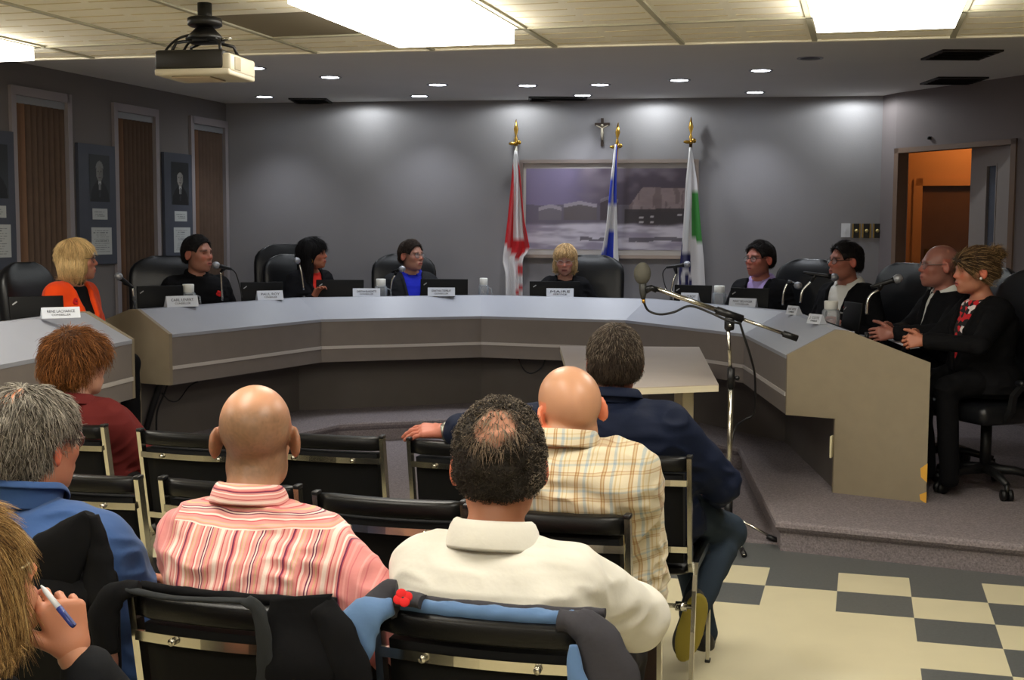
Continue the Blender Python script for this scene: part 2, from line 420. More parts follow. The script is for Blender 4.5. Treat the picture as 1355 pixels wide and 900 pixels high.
prof = [(.03, 0.0), (.028, .09), (.012, .105), (.001, .122), (.004, .14), (.02, PLAT), (.05, PLAT + .001)]
rings = [[p + Vector((0, 0, z)) for p in inset(out, sg * d)] for d, z in prof]
mb.grid(rings, closed=True, smooth=False); mb.add(rings[-1], [tuple(range(len(out)))])
struct('floor_platform', mb, m_carpet)

# ------------------------------------------------------------------ ceilings
# tile ceiling: grid lines parallel to the tile columns; edge of the lower tiled field towards the council
o_c = PZ(694, 39, Z_TILE); cx, cy_ = Vector((CY, -SY, 0)), Vector((SY, CY, 0))
CW, CL = .61, .61
def K(i, j, z=Z_TILE):  # grid corner i to the right, j away from camera
    p = o_c + cx * (CW * i) + cy_ * (CL * j); return Vector((p.x, p.y, z))
eL, eM, eR = PZ(-40, 81.5, Z_TILE), PZ(600, 75, Z_TILE), PZ(1400, 47, Z_TILE)
mb = MB()
lights = [(-5, -2), (-1, -2), (2, -2), (-5, -6), (-1, -6), (2, -6), (-1, -10), (2, -10)]
dark = (-2, -2)
I0, I1, J0, J1 = -9, 9, -12, 2
lit = {(i, j + q) for i, j in lights for q in (0, 1)}; drk = {(-2, -1)}
for i in range(I0, I1):
    for j in range(J0, J1):
        if (i, j) in lit: continue
        if (i, j) in drk:
            mb.cur = 2
        else: mb.cur = 0
        z = Z_TILE + .008
        mb.add([K(i, j, z), K(i + 1, j, z), K(i + 1, j + 1, z), K(i, j + 1, z)], [(0, 1, 2, 3)])
        if (i, j) in drk: continue
        mb.cur = 1          # raised ridges of the tile pattern
        for q in range(4):
            a = .06 + q * .25
            for w0, w1 in ((.05, .47), (.53, .95)):
                zz = Z_TILE + .008
                pp = [o_c + cx * (CW * (i + u)) + cy_ * (CL * (j + v)) for u, v in ((w0, a), (w1, a), (w1, a + .022), (w0, a + .022))]
                mb.ext([Vector((p.x, p.y, zz)) for p in pp], (0, 0, -.0012))
mb.cur = 3
for i in range(I0, I1 + 1):
    a, b = K(i, J0), K(i, J1); w = cx * .012
    mb.ext([a - w, a + w, b + w, b - w], (0, 0, .02))
for j in range(J0, J1 + 1, 2):
    a, b = K(I0, j), K(I1, j); w = cy_ * .012
    mb.ext([a - w, b - w, b + w, a + w], (0, 0, .02))
m_dark_panel = mat('brown_grey_ceiling_panel', (128, 118, 98), .7)
bpy.context.view_layer.update()
# trim the tiled field along the soffit edge (three measured points), then close it with an upstand
def edge_clip(mb_, pts_keep):
    me = bpy.data.meshes.new('t'); me.from_pydata(mb_.v, [], mb_.f); me.polygons.foreach_set('material_index', mb_.mi)
    bm = bmesh.new(); bm.from_mesh(me)
    a, b = pts_keep; t = (b - a).normalized(); n = Vector((-t.y, t.x, 0))
    bmesh.ops.bisect_plane(bm, geom=list(bm.verts) + list(bm.edges) + list(bm.faces), plane_co=a, plane_no=n, clear_outer=True)
    bm.verts.index_update(); r = MB(); r.v = [tuple(v.co) for v in bm.verts]
    r.f = [tuple(v.index for v in f.verts) for f in bm.faces]; r.mi = [f.material_index for f in bm.faces]; r.sm = [False] * len(r.f); bm.free(); return r
mb = edge_clip(mb, (eL, eR))
te = (eR - eL).normalized(); ne = Vector((-te.y, te.x, 0))
A, B = eL - te * 3, eR + te * 4
mb.cur = 0
mb.ext([A, B, B + Vector((0, 0, .35)), A + Vector((0, 0, .35))], ne * .03)
mb.ext([A - ne * 9, B - ne * 12, B - ne * 12 + Vector((0, 0, .1)), A - ne * 9 + Vector((0, 0, .1))], ne * .03)
mb.ext([A + Vector((0, 0, .2)), B + Vector((0, 0, .2)), B - ne * 12 + Vector((0, 0, .2)), A - ne * 12 + Vector((0, 0, .2))], (0, 0, .05))
struct('ceiling_tiles', mb, [m_ctile, m_cline, m_dark_panel, m_tbar])
mb = MB(); mb.ext([Vector((-7, 5, Z_GREY)), Vector((7, 4, Z_GREY)), Vector((7, 13, Z_GREY)), Vector((-7, 13, Z_GREY))], (0, 0, .1)); struct('ceiling_grey', mb, m_greyceil)
# fluorescent troffers
m_diff = mat('lit_prismatic_diffuser', (240, 236, 224), .5, emit=EM_PANEL, ecol=(1.0, .95, .85))
m_white_frame = mat('white_metal_frame', (214, 208, 190), .5)
names = {(-1, -2): 'large bright fluorescent ceiling panel left of centre, beside the dark panel', (2, -2): 'bright fluorescent ceiling panel nearest the doorway wall',
         (-5, -2): 'fluorescent ceiling panel furthest towards the windows'}
for (i, j) in lights:
    lab = names.get((i, j), 'fluorescent ceiling panel above or behind the audience rows')
    t = thing('ceiling_light', lab, 'light', (K(i, j) + K(i + 1, j + 2)) / 2, 0, 'fluorescent ceiling panels')
    fr = MB(); wd = .03
    for (u0, v0, u1, v1) in ((0.02, .02, 1 - .02, .02 + .06), (.02, 2 - .08, .98, 1.98), (.02, .02, .08, 1.98), (.92, .02, .98, 1.98)):
        fr.ext([o_c + cx * CW * (i + u) + cy_ * CL * (j + v) + Vector((0, 0, -.004)) for u, v in ((u0, v0), (u1, v0), (u1, v1), (u0, v1))], (0, 0, .05))
    obj('frame', fr, m_white_frame, t, True)
    df = MB(); df.ext([o_c + cx * CW * (i + u) + cy_ * CL * (j + v) + Vector((0, 0, -.065)) for u, v in ((.06, .06), (.94, .06), (.94, 1.94), (.06, 1.94))], (0, 0, .075))
    obj('diffuser', df, m_diff, t, True)
# recessed downlights over the council
m_can = mat('downlight_ring', (150, 152, 160), .4)
m_bulb = mat('lit_downlight_lens', (230, 236, 255), .4, emit=EM_CAN, ecol=(.86, .92, 1.0))
m_dead = mat('unlit_downlight', (20, 20, 24), .5)
cans = [(337, 90), (350, 128), (437, 102), (555, 127), (579, 112), (698, 113), (771, 126), (794, 112), (899, 106), (1007, 93), (999, 122), (1072, 77)]
for k, (px, py) in enumerate(cans):
    p = PZ(px, py, Z_GREY); dead = k == 11
    desc = ['recessed downlight just beside the projector', 'recessed downlight by the back wall nearest the windows', 'recessed downlight over the man in the black shirt', 'recessed downlight by the back wall, second from the windows',
            'recessed downlight over the man in the blue shirt', 'recessed downlight in front of the red and white flag', 'recessed downlight by the back wall next to the dark ceiling hatch', 'recessed downlight in front of the blue and white flag',
            'recessed downlight in front of the white and green flag', 'recessed downlight over the man in the lavender shirt', 'recessed downlight by the back wall nearest the doorway', 'dark unlit recessed downlight near the tiled ceiling edge'][k]
    t = thing('downlight', desc, 'light', p, 0, 'recessed downlights over the council')
    a = MB(); a.lathe([(.085, -.004), (.085, .0), (.066, .0), (.066, -.004), (.085, -.004)], 24, cap=False); obj('ring', a, m_can, t)
    a = MB(); a.lathe([(.066, -.0025), (.066, -.001)], 24); obj('lens', a, m_dead if dead else m_bulb, t)
    if not dead:
        ld_ = bpy.data.lights.new('downlight_beam', 'SPOT'); ld_.energy = W_CAN; ld_.spot_size = 1.9; ld_.spot_blend = .9; ld_.shadow_soft_size = .06; ld_.color = (.90, .94, 1.0)
        lo = bpy.data.objects.new('downlight_beam', ld_); COL.objects.link(lo); lo.location = p + Vector((0, 0, -.03))
# wall-washer slots along the back wall
bt = (BR - BL).normalized(); bn = Vector((bt.y, -bt.x, 0)); bn = bn if bn.y < 0 else -bn
def back_pt(px, py):
    r = ray(px, py); A_ = np.array([[r.x, -bt.x], [r.y, -bt.y]]); tt, s_ = np.linalg.solve(A_, np.array([BL.x, BL.y])); return CAM + r * tt
for px, e in ((490, 1.0), (690, 1.0), (868, 1.25), (1128, 1.35)):
    p = back_pt(px, 140); p.z = Z_GREY - .012
    ld_ = bpy.data.lights.new('wall_washer_beam', 'SPOT'); ld_.energy = W_WASH * e; ld_.spot_size = 3.1; ld_.spot_blend = .3; ld_.shadow_soft_size = .03; ld_.color = (.95, 1.0, .98)
    lo = bpy.data.objects.new('wall_washer_beam', ld_); COL.objects.link(lo); lo.location = p + bn * .26
# corridor lamp
ld_ = bpy.data.lights.new('corridor_lamp', 'POINT'); ld_.energy = W_COR; ld_.color = (1.0, .56, .22); ld_.shadow_soft_size = .1
lo = bpy.data.objects.new('corridor_lamp', ld_); COL.objects.link(lo); lo.location = cw(d0 + .5) + cnn * .55 + Vector((0, 0, 2.5))
# vents
def vent(px0, py0, px1, py1, lab, hatch=False):
    a, b, c, d = PZ(px0, py1, Z_GREY), PZ(px1, py1, Z_GREY), PZ(px1, py0, Z_GREY), PZ(px0, py0, Z_GREY)
    w = (b - a).length; h_ = max(.25, (d - a).length); cc = (a + b + c + d) / 4
    t = thing('ceiling_hatch' if hatch else 'ceiling_vent', lab, 'vent', cc, 0)
    f = MB()
    for s_ in (-1, 1): f.box((s_ * (w / 2), 0, -.006), (.03, h_, .012)); f.box((0, s_ * (h_ / 2), -.006), (w + .03, .03, .012))
    obj('frame', f, mat('vent_dark_metal', (38, 36, 36), .5), t)
    f = MB(); f.box((0, 0, -.002), (w, h_, .003)); obj('backing', f, mat('vent_dark', (14, 14, 15), .8), t)
    for k in range(5):
        f = MB(); f.box((0, -h_ / 2 + (k + .5) * h_ / 5, -.008), (w, .03, .003), R=Matrix.Rotation(.6, 3, 'X')); obj('slat', f, MATS['vent_dark_metal'], t)
vent(390, 130, 434, 136, 'dark ceiling vent near the back wall, towards the windows')
vent(702, 128, 772, 136, 'dark square ceiling hatch against the back wall above the flags', True)
vent(1236, 66, 1308, 77, 'dark slotted ceiling vent nearer the tiled ceiling, towards the doorway')
vent(1232, 102, 1292, 110, 'dark slotted ceiling vent directly in front of the doorway wall')
w_ = bpy.data.worlds.new('world'); SC.world = w_; w_.use_nodes = True
w_.node_tree.nodes['Background'].inputs[0].default_value = (.5, .5, .55, 1); w_.node_tree.nodes['Background'].inputs[1].default_value = .05
# rear wall behind the audience closes the room
mb = MB(); wall_seg(mb, LF, RF, 0, 2.9, .15, 1); struct('wall_rear', mb, mat('rear_wall_pale_paint', (214, 208, 196), .85))
# ------------------------------------------------------------------ council desks
m_lam = mat('white_laminate_ledge', (151, 154, 164), .4, noise=.015, nscale=6)
m_fascia = mat('grey_brown_laminate', (122, 114, 109), .55, noise=.04, nscale=9)
m_endp = mat('beige_brown_laminate', (136, 124, 103), .55, noise=.05, nscale=14)
m_strip = mat('light_trim_strip', (190, 184, 180), .45)
m_basep = mat('dark_grey_base_panel', (92, 86, 82), .7, noise=.04, nscale=8)
m_chip = mat('chipped_bare_wood', (214, 160, 60), .8)
ZF, ZR, ZW, ZB = .882, 1.03, .93, .555
def miter(P, d, e0=None, e1=None):
    res = []; n = len(P)
    for i in range(n):
        if i == 0 and e0 is not None: res.append(P[0] + e0 * d); continue
        if i == n - 1 and e1 is not None: res.append(P[-1] + e1 * d); continue
        ts = []
        if i > 0: ts.append((P[i] - P[i - 1]).normalized())
        if i < n - 1: ts.append((P[i + 1] - P[i]).normalized())
        ns = [Vector((-t.y, t.x, 0)) for t in ts]
        if len(ns) == 1: res.append(P[i] + ns[0] * d)
        else: m_ = ns[0] + ns[1]; res.append(P[i] + m_ * (d / m_.dot(ns[0])))
    return res
def zz(p, z): return Vector((p.x, p.y, z))
def council_desk(name, label, pix, dz, depth, wdepth, ends, e0=None, e1=None):
    P = []
    for px, py in pix: p = PZ(px, py, ZF + dz); p.z = 0; P.append(p)
    t = thing(name, label, 'desk', (P[0].x, P[0].y, PLAT), 0)
    o = lambda d: miter(P, d, e0, e1)
    f0, f1, r0, r1, w1, b0, b1 = o(0), o(.03), o(.27), o(.37), o(wdepth), o(.30), o(.33)
    zf, zr, zw, zb = ZF + dz, ZR + dz, ZW + dz, ZB + dz
    for i in range(len(P) - 1):
        def slab(a, b, c, d, za, zb_, name_, m_, th=.03, up=False):
            m = MB(); q = [zz(a[i], za), zz(a[i + 1], za), zz(b[i + 1], zb_), zz(b[i], zb_)]; return q
        m = MB(); m.ext([zz(f0[i], zb), zz(f0[i + 1], zb), zz(f0[i + 1], zf), zz(f0[i], zf)], f1[i] - f0[i]); obj('fascia_panel', m, m_fascia, t, True)
        fa, fb = miter(P, -.008, e0, e1), f0
        m = MB(); zs = zb + .10; m.add([zz(fa[i], zs), zz(fa[i + 1], zs), zz(fb[i + 1], zs), zz(fb[i], zs), zz(fa[i], zs + .022), zz(fa[i + 1], zs + .022), zz(fb[i + 1], zs + .022), zz(fb[i], zs + .022)],
              [(0, 1, 5, 4), (3, 2, 1, 0), (4, 5, 6, 7), (0, 4, 7, 3), (1, 2, 6, 5), (2, 3, 7, 6)]); obj('trim_strip', m, m_strip, t, True)
        m = MB()
        fo = miter(P, -.004, e0, e1)
        a = [zz(fo[i], zf), zz(fo[i + 1], zf), zz(r0[i + 1], zr), zz(r0[i], zr)]
        c = [zz(r0[i], zr), zz(r0[i + 1], zr), zz(r1[i + 1], zr), zz(r1[i], zr)]
        m.ext(a, (0, 0, -.02)); m.ext(c, (0, 0, -.02)); m.ext([zz(r1[i], zr), zz(r1[i + 1], zr), zz(r1[i + 1], zw - .02), zz(r1[i], zw - .02)], (r0[i] - r1[i]) * .2)
        obj('ledge', m, m_lam, t, True)
        m = MB(); m.ext([zz(r1[i], zw), zz(r1[i + 1], zw), zz(w1[i + 1], zw), zz(w1[i], zw)], (0, 0, -.03)); obj('worktop', m, m_lam, t, True)
        m = MB(); m.ext([zz(b0[i], PLAT), zz(b0[i + 1], PLAT), zz(b0[i + 1], zr - .1), zz(b0[i], zr - .1)], b1[i] - b0[i]); obj('base_panel', m, m_basep, t, True)
        m = MB(); m.ext([zz(f1[i], zb), zz(f1[i + 1], zb), zz(b0[i + 1], zb), zz(b0[i], zb)], (0, 0, .02)); obj('soffit_panel', m, m_basep, t, True)
    for end in ends:
        k = 0 if end == 0 else -1
        u = (o(1.0)[k] - P[k]); tt = (P[1] - P[0]).normalized() * -1 if k == 0 else (P[-1] - P[-2]).normalized()
        q = lambda d, z: P[k] + u * d + Vector((0, 0, z))
        prof = [(-.002, zb), (-.002, zf + .004), (.262, zr + .006), (.33, zr + .003), (depth, zf + .005), (depth, PLAT), (.27, PLAT), (.27, zb)]
        m = MB(); m.ext([q(d, z) + tt * .001 for d, z in prof], tt * .03); ep = obj('end_panel', m, m_endp, t, True)
        if end == 1:
            for zc, hh in ((PLAT + .16, .10), (PLAT + .03, .06)):
                m = MB(); c = q(depth - .006, zc) + tt * .029; ud = u.normalized()
                m.ext([c + ud * .007, c + Vector((0, 0, hh / 2)) + ud * .007, c + Vector((0, 0, hh * .2)) - ud * .028, c - Vector((0, 0, hh * .25)) - ud * .024, c - Vector((0, 0, hh / 2)) + ud * .007], tt * .004); obj('chip', m, m_chip, ep if ep.parent is None else t, True, label='bare yellow wood chipped out of the end panel corner')
            m = MB(); c = q(.265, .40) - u.normalized() * .004; m.box(c - tt * .06 * 0 + tt * .012, (.012, .05, .12), rz=math.atan2(u.y, u.x), bev=.004); obj('outlet_plate', m, mat('cream_outlet_plastic', (226, 216, 178), .4), t, True)
    return t, P
DV = [(227.5, 442.5), (425, 422.5), (636.5, 418.3), (827.6, 423.7), (985, 442), (1041, 470)]
er = (PZ(1247, 667, PLAT) - PZ(1041, 470, ZF)); er.z = 0; er.normalize()
desk, DP = council_desk('council_desk', 'long angled grey brown council desk with white sloping ledge curving round the platform', DV, 0, .76, .50, [0, 1], None, er)
desk2, DL = council_desk('side_desk', 'separate grey desk section with white ledge in front of the woman in orange', [(-60, 494), (174, 450)], .06, .5, .5, [1])

# hanging cables under the left end of the desk
def cable(name, lab, pts, r, m=None, cat='cable'):
    mb = MB(); P = [Vector(p) for p in pts]
    Q = []
    for i in range(len(P) - 1):
        p0, p1, p2, p3 = P[max(i - 1, 0)], P[i], P[i + 1], P[min(i + 2, len(P) - 1)]
        for k in range(6):
            t = k / 6; Q.append(.5 * ((2 * p1) + (p2 - p0) * t + (2 * p0 - 5 * p1 + 4 * p2 - p3) * t * t + (3 * p1 - p0 - 3 * p2 + p3) * t ** 3))
    Q.append(P[-1]); mb.tube(Q, r, 8)
    if lab is None: return mb
    return tag(obj(name, mb, m or m_black, world=True, loc=P[0]), lab, cat)
yb = 8.28
cable('power_cable', 'thick bundle of black cable hanging under the left end of the curved desk', [PY(212, 508, yb), PY(208, 520, yb), PY(200, 545, yb), PY(193, 572, yb), PY(191, 590, yb)], .022)
cable('power_cable', 'thin black cable hanging beside the thick bundle under the desk', [PY(222, 508, yb), PY(217, 522, yb), PY(208, 545, yb), PY(207, 574, yb), PY(207, 590, yb)], .007)
cable('power_cable', 'thin black cable looping from the desk underside towards its middle', [PY(214, 520, yb), PY(224, 530, yb), PY(236, 530, yb + .1), PY(250, 512, yb + .2), PY(262, 505, yb + .25)], .005)
cable('power_cable', 'black cable loop drooping under the desk left of the small table', [PY(686, 474, 10.0), PY(693, 489, 10.0), PY(704, 494, 10.0), PY(717, 486, 10.0), PY(722, 474, 10.0)], .006)

# ------------------------------------------------------------------ desk things
m_lap = mat('black_laptop_shell', (9, 9, 10), .5, spec=.2)
m_lapg = mat('grey_laptop_mark', (150, 150, 150), .4)
m_scr = mat('laptop_screen', (34, 40, 52), .2)
m_key = mat('laptop_keys', (14, 14, 15), .5)
def yaw_cam(p): return math.atan2(p.x, p.y)
def laptop(lab, x0, x1, ytop, Y, zb, dyaw=0.0, w=None, h=.225):
    p = PY((x0 + x1) / 2, ytop, Y); top = p.z; p.z = zb; W = w or ((PY(x1, ytop, Y) - PY(x0, ytop, Y)).length)
    t = thing('laptop', lab, 'laptop', p, -yaw_cam(p) + dyaw, 'laptops along the council desks')
    b = MB(); b.box((0, .088, .012), (W, .16, .02), bev=.004); obj('base', b, m_lap, t)
    b = MB(); b.box((0, .085, .0235), (W * .86, .08, .004)); obj('keyboard', b, m_key, t)
    H_ = max(.12, top - zb - .015); tilt = .12
    R = Matrix.Rotation(-tilt, 3, 'X'); tiltv = R @ Vector((0, 0, 1))
    b = MB(); b.box(Vector((0, .0, .02)) + tiltv * (H_ / 2), (W, .012, H_), R=R, bev=.004); lid = obj('lid', b, m_lap, t)
    b = MB(); b.box(Vector((0, .0068, .02)) + tiltv * (H_ / 2), (W * .9, .001, H_ * .86), R=R); obj('screen', b, m_scr, lid)
    b = MB(); c = Vector((-W * .40, -.0065, .02)) + tiltv * (H_ * .80)
    b.box(c, (.03, .001, .007), R=R @ Matrix.Rotation(-.6, 3, 'Y')); obj('logo', b, m_lapg, lid)
    return t
zw = ZW
laptop('black laptop on the separate left desk beside the woman in orange', 14, 84, 393, 6.92, ZW + .06, .25)
laptop('black laptop in front of the man in the black shirt', 182, 244, 379, 8.85, zw, .3)
laptop('black laptop between the man in black and the dark haired woman', 319, 376, 374, 9.83, zw, .25)
laptop('black laptop in front of the dark haired woman in black', 418, 481, 371, 10.15, zw, -.1)
laptop('black laptop in front of the man in the blue shirt', 556, 619, 370, 10.42, zw, -.1)
laptop('black laptop in front of the blonde woman at the centre of the desk', 701, 768, 373, 10.35, zw, .1)
laptop('black laptop beside the white and green flag, with no one seated behind it', 890, 942, 378, 9.85, zw, -.35)
laptop('black laptop in front of the man in the lavender shirt', 964, 1018, 382, 9.2, zw, -.35)
laptop('black laptop seen edge on in front of the white shirted man', 1100, 1150, 401, 7.35, zw, -1.1)

m_plate = mat('white_nameplate', (205, 210, 220), .3)
m_ink = mat('dark_ink', (52, 54, 66), .6)
def text_mesh(s, size, font_w=None):
    cu = bpy.data.curves.new('lettering', 'FONT'); cu.body = s; cu.size = size; cu.align_x = 'CENTER'; cu.align_y = 'CENTER'; cu.extrude = .0004; cu.resolution_u = 2
    o = bpy.data.objects.new('lettering', cu); COL.objects.link(o); bpy.context.view_layer.update()
    me = bpy.data.meshes.new_from_object(o.evaluated_get(bpy.context.evaluated_depsgraph_get()))
    vs = [tuple(v.co) for v in me.vertices]; fs = [tuple(p.vertices) for p in me.polygons]
    bpy.data.objects.remove(o); bpy.data.curves.remove(cu); bpy.data.meshes.remove(me)
    if font_w and vs:
        w = max(v[0] for v in vs) - min(v[0] for v in vs); k = font_w / w; vs = [(v[0] * k, v[1], v[2]) for v in vs]
    return vs, fs
def nameplate(lab, x0, x1, ytop, ybot, z, l1, l2, dyaw=0.0):
    c = PZ((x0 + x1) / 2, ybot, z); W = (x1 - x0) * c.y / F_PX; H_ = (ybot - ytop) * c.y / F_PX * 1.02
    t = thing('nameplate', lab, 'nameplate', c, -yaw_cam(c) + dyaw, 'white nameplates on the council desk ledge')
    a = .35; b = MB(); R = Matrix.Rotation(-a, 3, 'X')
    b.ext([(-W / 2, 0, 0), (-W / 2, H_ * math.tan(a), H_), (-W / 2, H_ * math.tan(a) + .004, H_), (-W / 2, H_ * 1.0, 0)], (W, 0, 0)); obj('card', b, m_plate, t)
    for s, zf_, sz in ((l1, .62, .30), (l2, .30, .2)):
        vs, fs = text_mesh(s, H_ * sz * 1.25, W * (.72 if sz > .25 else .5))
        m = MB(); Rt = Matrix.Rotation(PI / 2 - a, 3, 'X'); off = Vector((0, H_ * zf_ * math.tan(a) - .0012, H_ * zf_))
        m.add([Rt @ Vector(v) + off for v in vs], fs); obj('lettering', m, m_ink, t)
L2 = 'CONSEILLER'
nameplate('white nameplate on the separate left desk in front of the woman in orange', 57, 106, 407, 421, ZR + .063, 'RENE LACHANCE', L2, .2)
nameplate('white nameplate in front of the man in the black shirt', 221, 264, 392, 406, ZR, 'CARL LEVERT', L2, .35)
nameplate('white nameplate between the man in black and the dark haired woman', 341, 376, 385, 397, ZR, 'PAUL ROY', L2, .3)
nameplate('white nameplate in front of the dark haired woman in black', 467, 503, 382, 392.5, ZR, 'CHRISTIAN BLANCHETTE', L2)
nameplate('white nameplate in front of the man in the blue shirt', 566, 602, 381, 392, ZR, 'JONATHAN TREMBLAY', L2)
nameplate('white nameplate in front of the blonde woman at the centre of the desk', 723, 759, 382, 393, ZR, 'MAIRE', 'SERVICE', 0)
nameplate('white nameplate below the microphone beside the white and green flag', 899, 923, 388, 400, ZR, 'GUY ROY', L2, -.35)
nameplate('white nameplate in front of the man in the lavender shirt', 963, 1000, 395, 406, ZR, 'MARC BELANGER', L2, -.35)
nameplate('small white nameplate near the curved desk joint, left of the white shirted man', 1035, 1057, 405, 416.5, ZR, 'LUC ROY', L2, -.9)
nameplate('white nameplate in front of the water jug by the white shirted man', 1062, 1089, 416, 428.5, ZR, 'J. COTE', L2, -.9)

m_clear = clear_mat('clear_jug_plastic', (200, 206, 212), .16)
m_lid = mat('white_jug_lid', (226, 226, 220), .5)
def jug(lab, px, ytop, ybot, wpx, Y, z):
    p = PY(px, ytop, Y); top = p.z; p.z = z; r = wpx * Y / F_PX / 2; hh = top - z
    t = thing('water_jug', lab, 'jug', p, 0, 'clear water jugs with white lids')
    b = MB(); b.lathe([(r * .82, 0), (r * .86, .004), (r, hh * .55), (r * .98, hh * .7), (r * .7, hh * .78), (r * .66, hh * .78), (r * .92, hh * .68), (r * .94, hh * .55), (r * .8, .01)], 20, cap=True); obj('body', b, m_clear, t)
    b = MB(); b.lathe([(r * .68, hh * .72), (r * .74, hh * .74), (r * .76, hh * .98), (r * .70, hh)], 20); obj('lid', b, m_lid, t)
    b = MB(); b.tube([(r * .95, 0, hh * .66), (r * 1.5, 0, hh * .62), (r * 1.6, 0, hh * .4), (r * .9, 0, hh * .22)], .006, 6); obj('handle', b, m_clear, t)
jug('clear water jug with white lid beside the man in the black shirt', 249, 376, 0, 20, 9.02, zw)
jug('clear water jug with white lid beside the man in the blue shirt', 504, 369, 0, 17, 10.30, zw)
jug('clear water jug with white lid standing alone left of the red and white flag', 640, 368, 0, 14, 10.5, zw)
jug('clear water jug with white lid next to the laptop by the white and green flag', 952, 378, 0, 19, 9.75, zw)
jug('clear water jug with white lid at the right arm by the white shirted man', 1100, 398, 0, 24, 7.75, zw)

m_chrome = mat('chrome', (205, 205, 200), .16, metal=1.0)
m_chromew = mat('warm_chrome_tube', (198, 195, 184), .2, metal=1.0)
m_mesh = mat('silver_mic_grille', (150, 152, 158), .45, metal=.6)
def desk_mic(lab, base, neck, tail, head, Y, z, zl=True):
    """base..neck pixels = stand tube, tail->head pixels = microphone, all at depth Y"""
    b0 = PY(*base, Y); t = thing('desk_microphone', lab, 'microphone', (b0.x, b0.y, z), 0, 'microphones on the council desks')
    m = MB(); m.lathe([(.045, 0), (.045, .012), (.02, .02), (.012, .03)], 20); obj('base', m, m_black, t)
    m = MB(); m.tube([Vector((b0.x, b0.y, z + .02)), b0 + Vector((0, 0, .02))], .012, 10); obj('post', m, m_black, t, True)
    pts = [PY(px, py, Y) for px, py in neck]
    if len(pts) > 2:
        Q = []
        for i in range(len(pts) - 1):
            p0, p1, p2, p3 = pts[max(i - 1, 0)], pts[i], pts[i + 1], pts[min(i + 2, len(pts) - 1)]
            for k in range(5):
                u = k / 5; Q.append(.5 * ((2 * p1) + (p2 - p0) * u + (2 * p0 - 5 * p1 + 4 * p2 - p3) * u * u + (3 * p1 - p0 - 3 * p2 + p3) * u ** 3))
        Q.append(pts[-1]); pts = Q
    m = MB(); m.tube(pts, .0085, 10); obj('gooseneck', m, m_chrome, t, True)
    a, b = PY(*tail, Y), PY(*head, Y - .05); d = (b - a).normalized()
    m = MB(); m.tube([a, a + (b - a) * .2, a + (b - a) * .75, b - d * .02], [.010, .012, .015, .02], 12); body = obj('microphone', m, m_black, t, True)
    m = MB(); m.tube([pts[-1], (pts[-1] + a * .6 + b * .4) / 2, a * .6 + b * .4], [.01, .014, .016], 8); obj('clip', m, m_black, t, True)
    m = MB(); R = d.to_track_quat('Z', 'Y').to_matrix(); m.ball(b, (.027, .027, .030), R=R); obj('grille', m, m_mesh, t, True)
desk_mic('microphone pointing left between the woman in orange and the man in black', (177, 402), [(177, 393), (175, 381), (170, 377), (164, 375)], (176, 381), (157, 366), 8.5, zw)
desk_mic('microphone in front of the mouth of the man in the black shirt', (294, 404), [(294, 398), (293, 375), (292, 360)], (306, 356), (286, 351), 9.24, zw)
desk_mic('microphone on an upright stem facing the camera beside the dark haired woman', (402, 395), [(402, 384), (399, 362), (396, 350)], (396, 347), (393, 345), 10.02, zw)
desk_mic('microphone in front of the man in the blue shirt', (517, 394), [(517, 384), (519, 371), (523, 364)], (519, 360), (532, 356), 10.42, zw)
desk_mic('microphone in front of the white and green flag', (888, 395), [(888, 388), (891, 372), (895, 362)], (882, 354), (909, 350), 9.95, zw)
desk_mic('microphone with short bent stem beside the lavender shirted man', (1036, 414), [(1036, 404), (1037, 388), (1042, 375)], (1043, 372), (1056, 378), 8.8, zw)
desk_mic('microphone reaching across in front of the white shirted man', (1059, 414), [(1059, 401), (1062, 385), (1073, 373)], (1063, 361), (1104, 367), 8.5, zw)
desk_mic('microphone on the right arm of the desk in front of the bald man', (1147, 445), [(1147, 416), (1148, 400), (1153, 390), (1163, 384)], (1152, 380), (1188, 369), 7.1, zw)
cable('microphone_cable', 'thin black cable drooping from the microphone in front of the white and green flag', [PY(882, 354, 9.95), PY(877, 362, 9.95), PY(880, 378, 9.92), PY(885, 388, 9.9)], .004)
cable('microphone_cable', 'thin black cable behind the microphone of the man in the black shirt', [PY(306, 356, 9.24), PY(312, 362, 9.27), PY(317, 378, 9.29), PY(320, 394, 9.29)], .004)
# papers and a phone at the right arm
def paper(lab, quad, z):
    P = [PZ(x, y, z) for x, y in quad]; m = MB(); m.ext(P, (0, 0, .002)); return m, P[0]
m, p = paper('', [(1168, 447), (1205, 462), (1222, 460), (1186, 445)], zw + .003); tag(obj('paper_sheet', m, mat('paper_white', (222, 224, 232), .7), world=True, loc=p), 'white paper under the hands of the bald man at the right arm', 'paper')

# ------------------------------------------------------------------ small table inside the horseshoe
m_tt = mat('pale_tan_table_laminate', (178, 164, 150), .35, noise=.03, nscale=6)
m_te = mat('cream_table_edge', (214, 204, 178), .4)
TZ = .80
q = [PZ(x, y, TZ) for x, y in ((763, 517), (951, 509), (925, 459), (741, 458))]
q[0] = q[1] + (PZ(758, 515, TZ) - PZ(951, 508, TZ)); 
tc_ = (q[0] + q[1] + q[2] + q[3]) / 4
t = thing('small_table', 'pale table with a cream edge standing empty inside the curved desk', 'table', (tc_.x, tc_.y, 0), 0)
m = MB(); m.ext([Vector((p.x, p.y, TZ - .004)) for p in q], (0, 0, .004)); obj('tabletop', m, m_tt, t, True)
m = MB(); m.ext([Vector((p.x, p.y, TZ - .035)) for p in q], (0, 0, .031)); obj('edge_band', m, m_te, t, True)
for a, b in ((0, .12), (1, .12), (2, .12), (3, .12)):
    p = q[a] * .66 + tc_ * .34; m = MB(); m.box((p.x, p.y, (TZ - .035) / 2), (.06, .06, TZ - .037), rz=-.1, bev=.006); obj('leg', m, m_te, t, True)
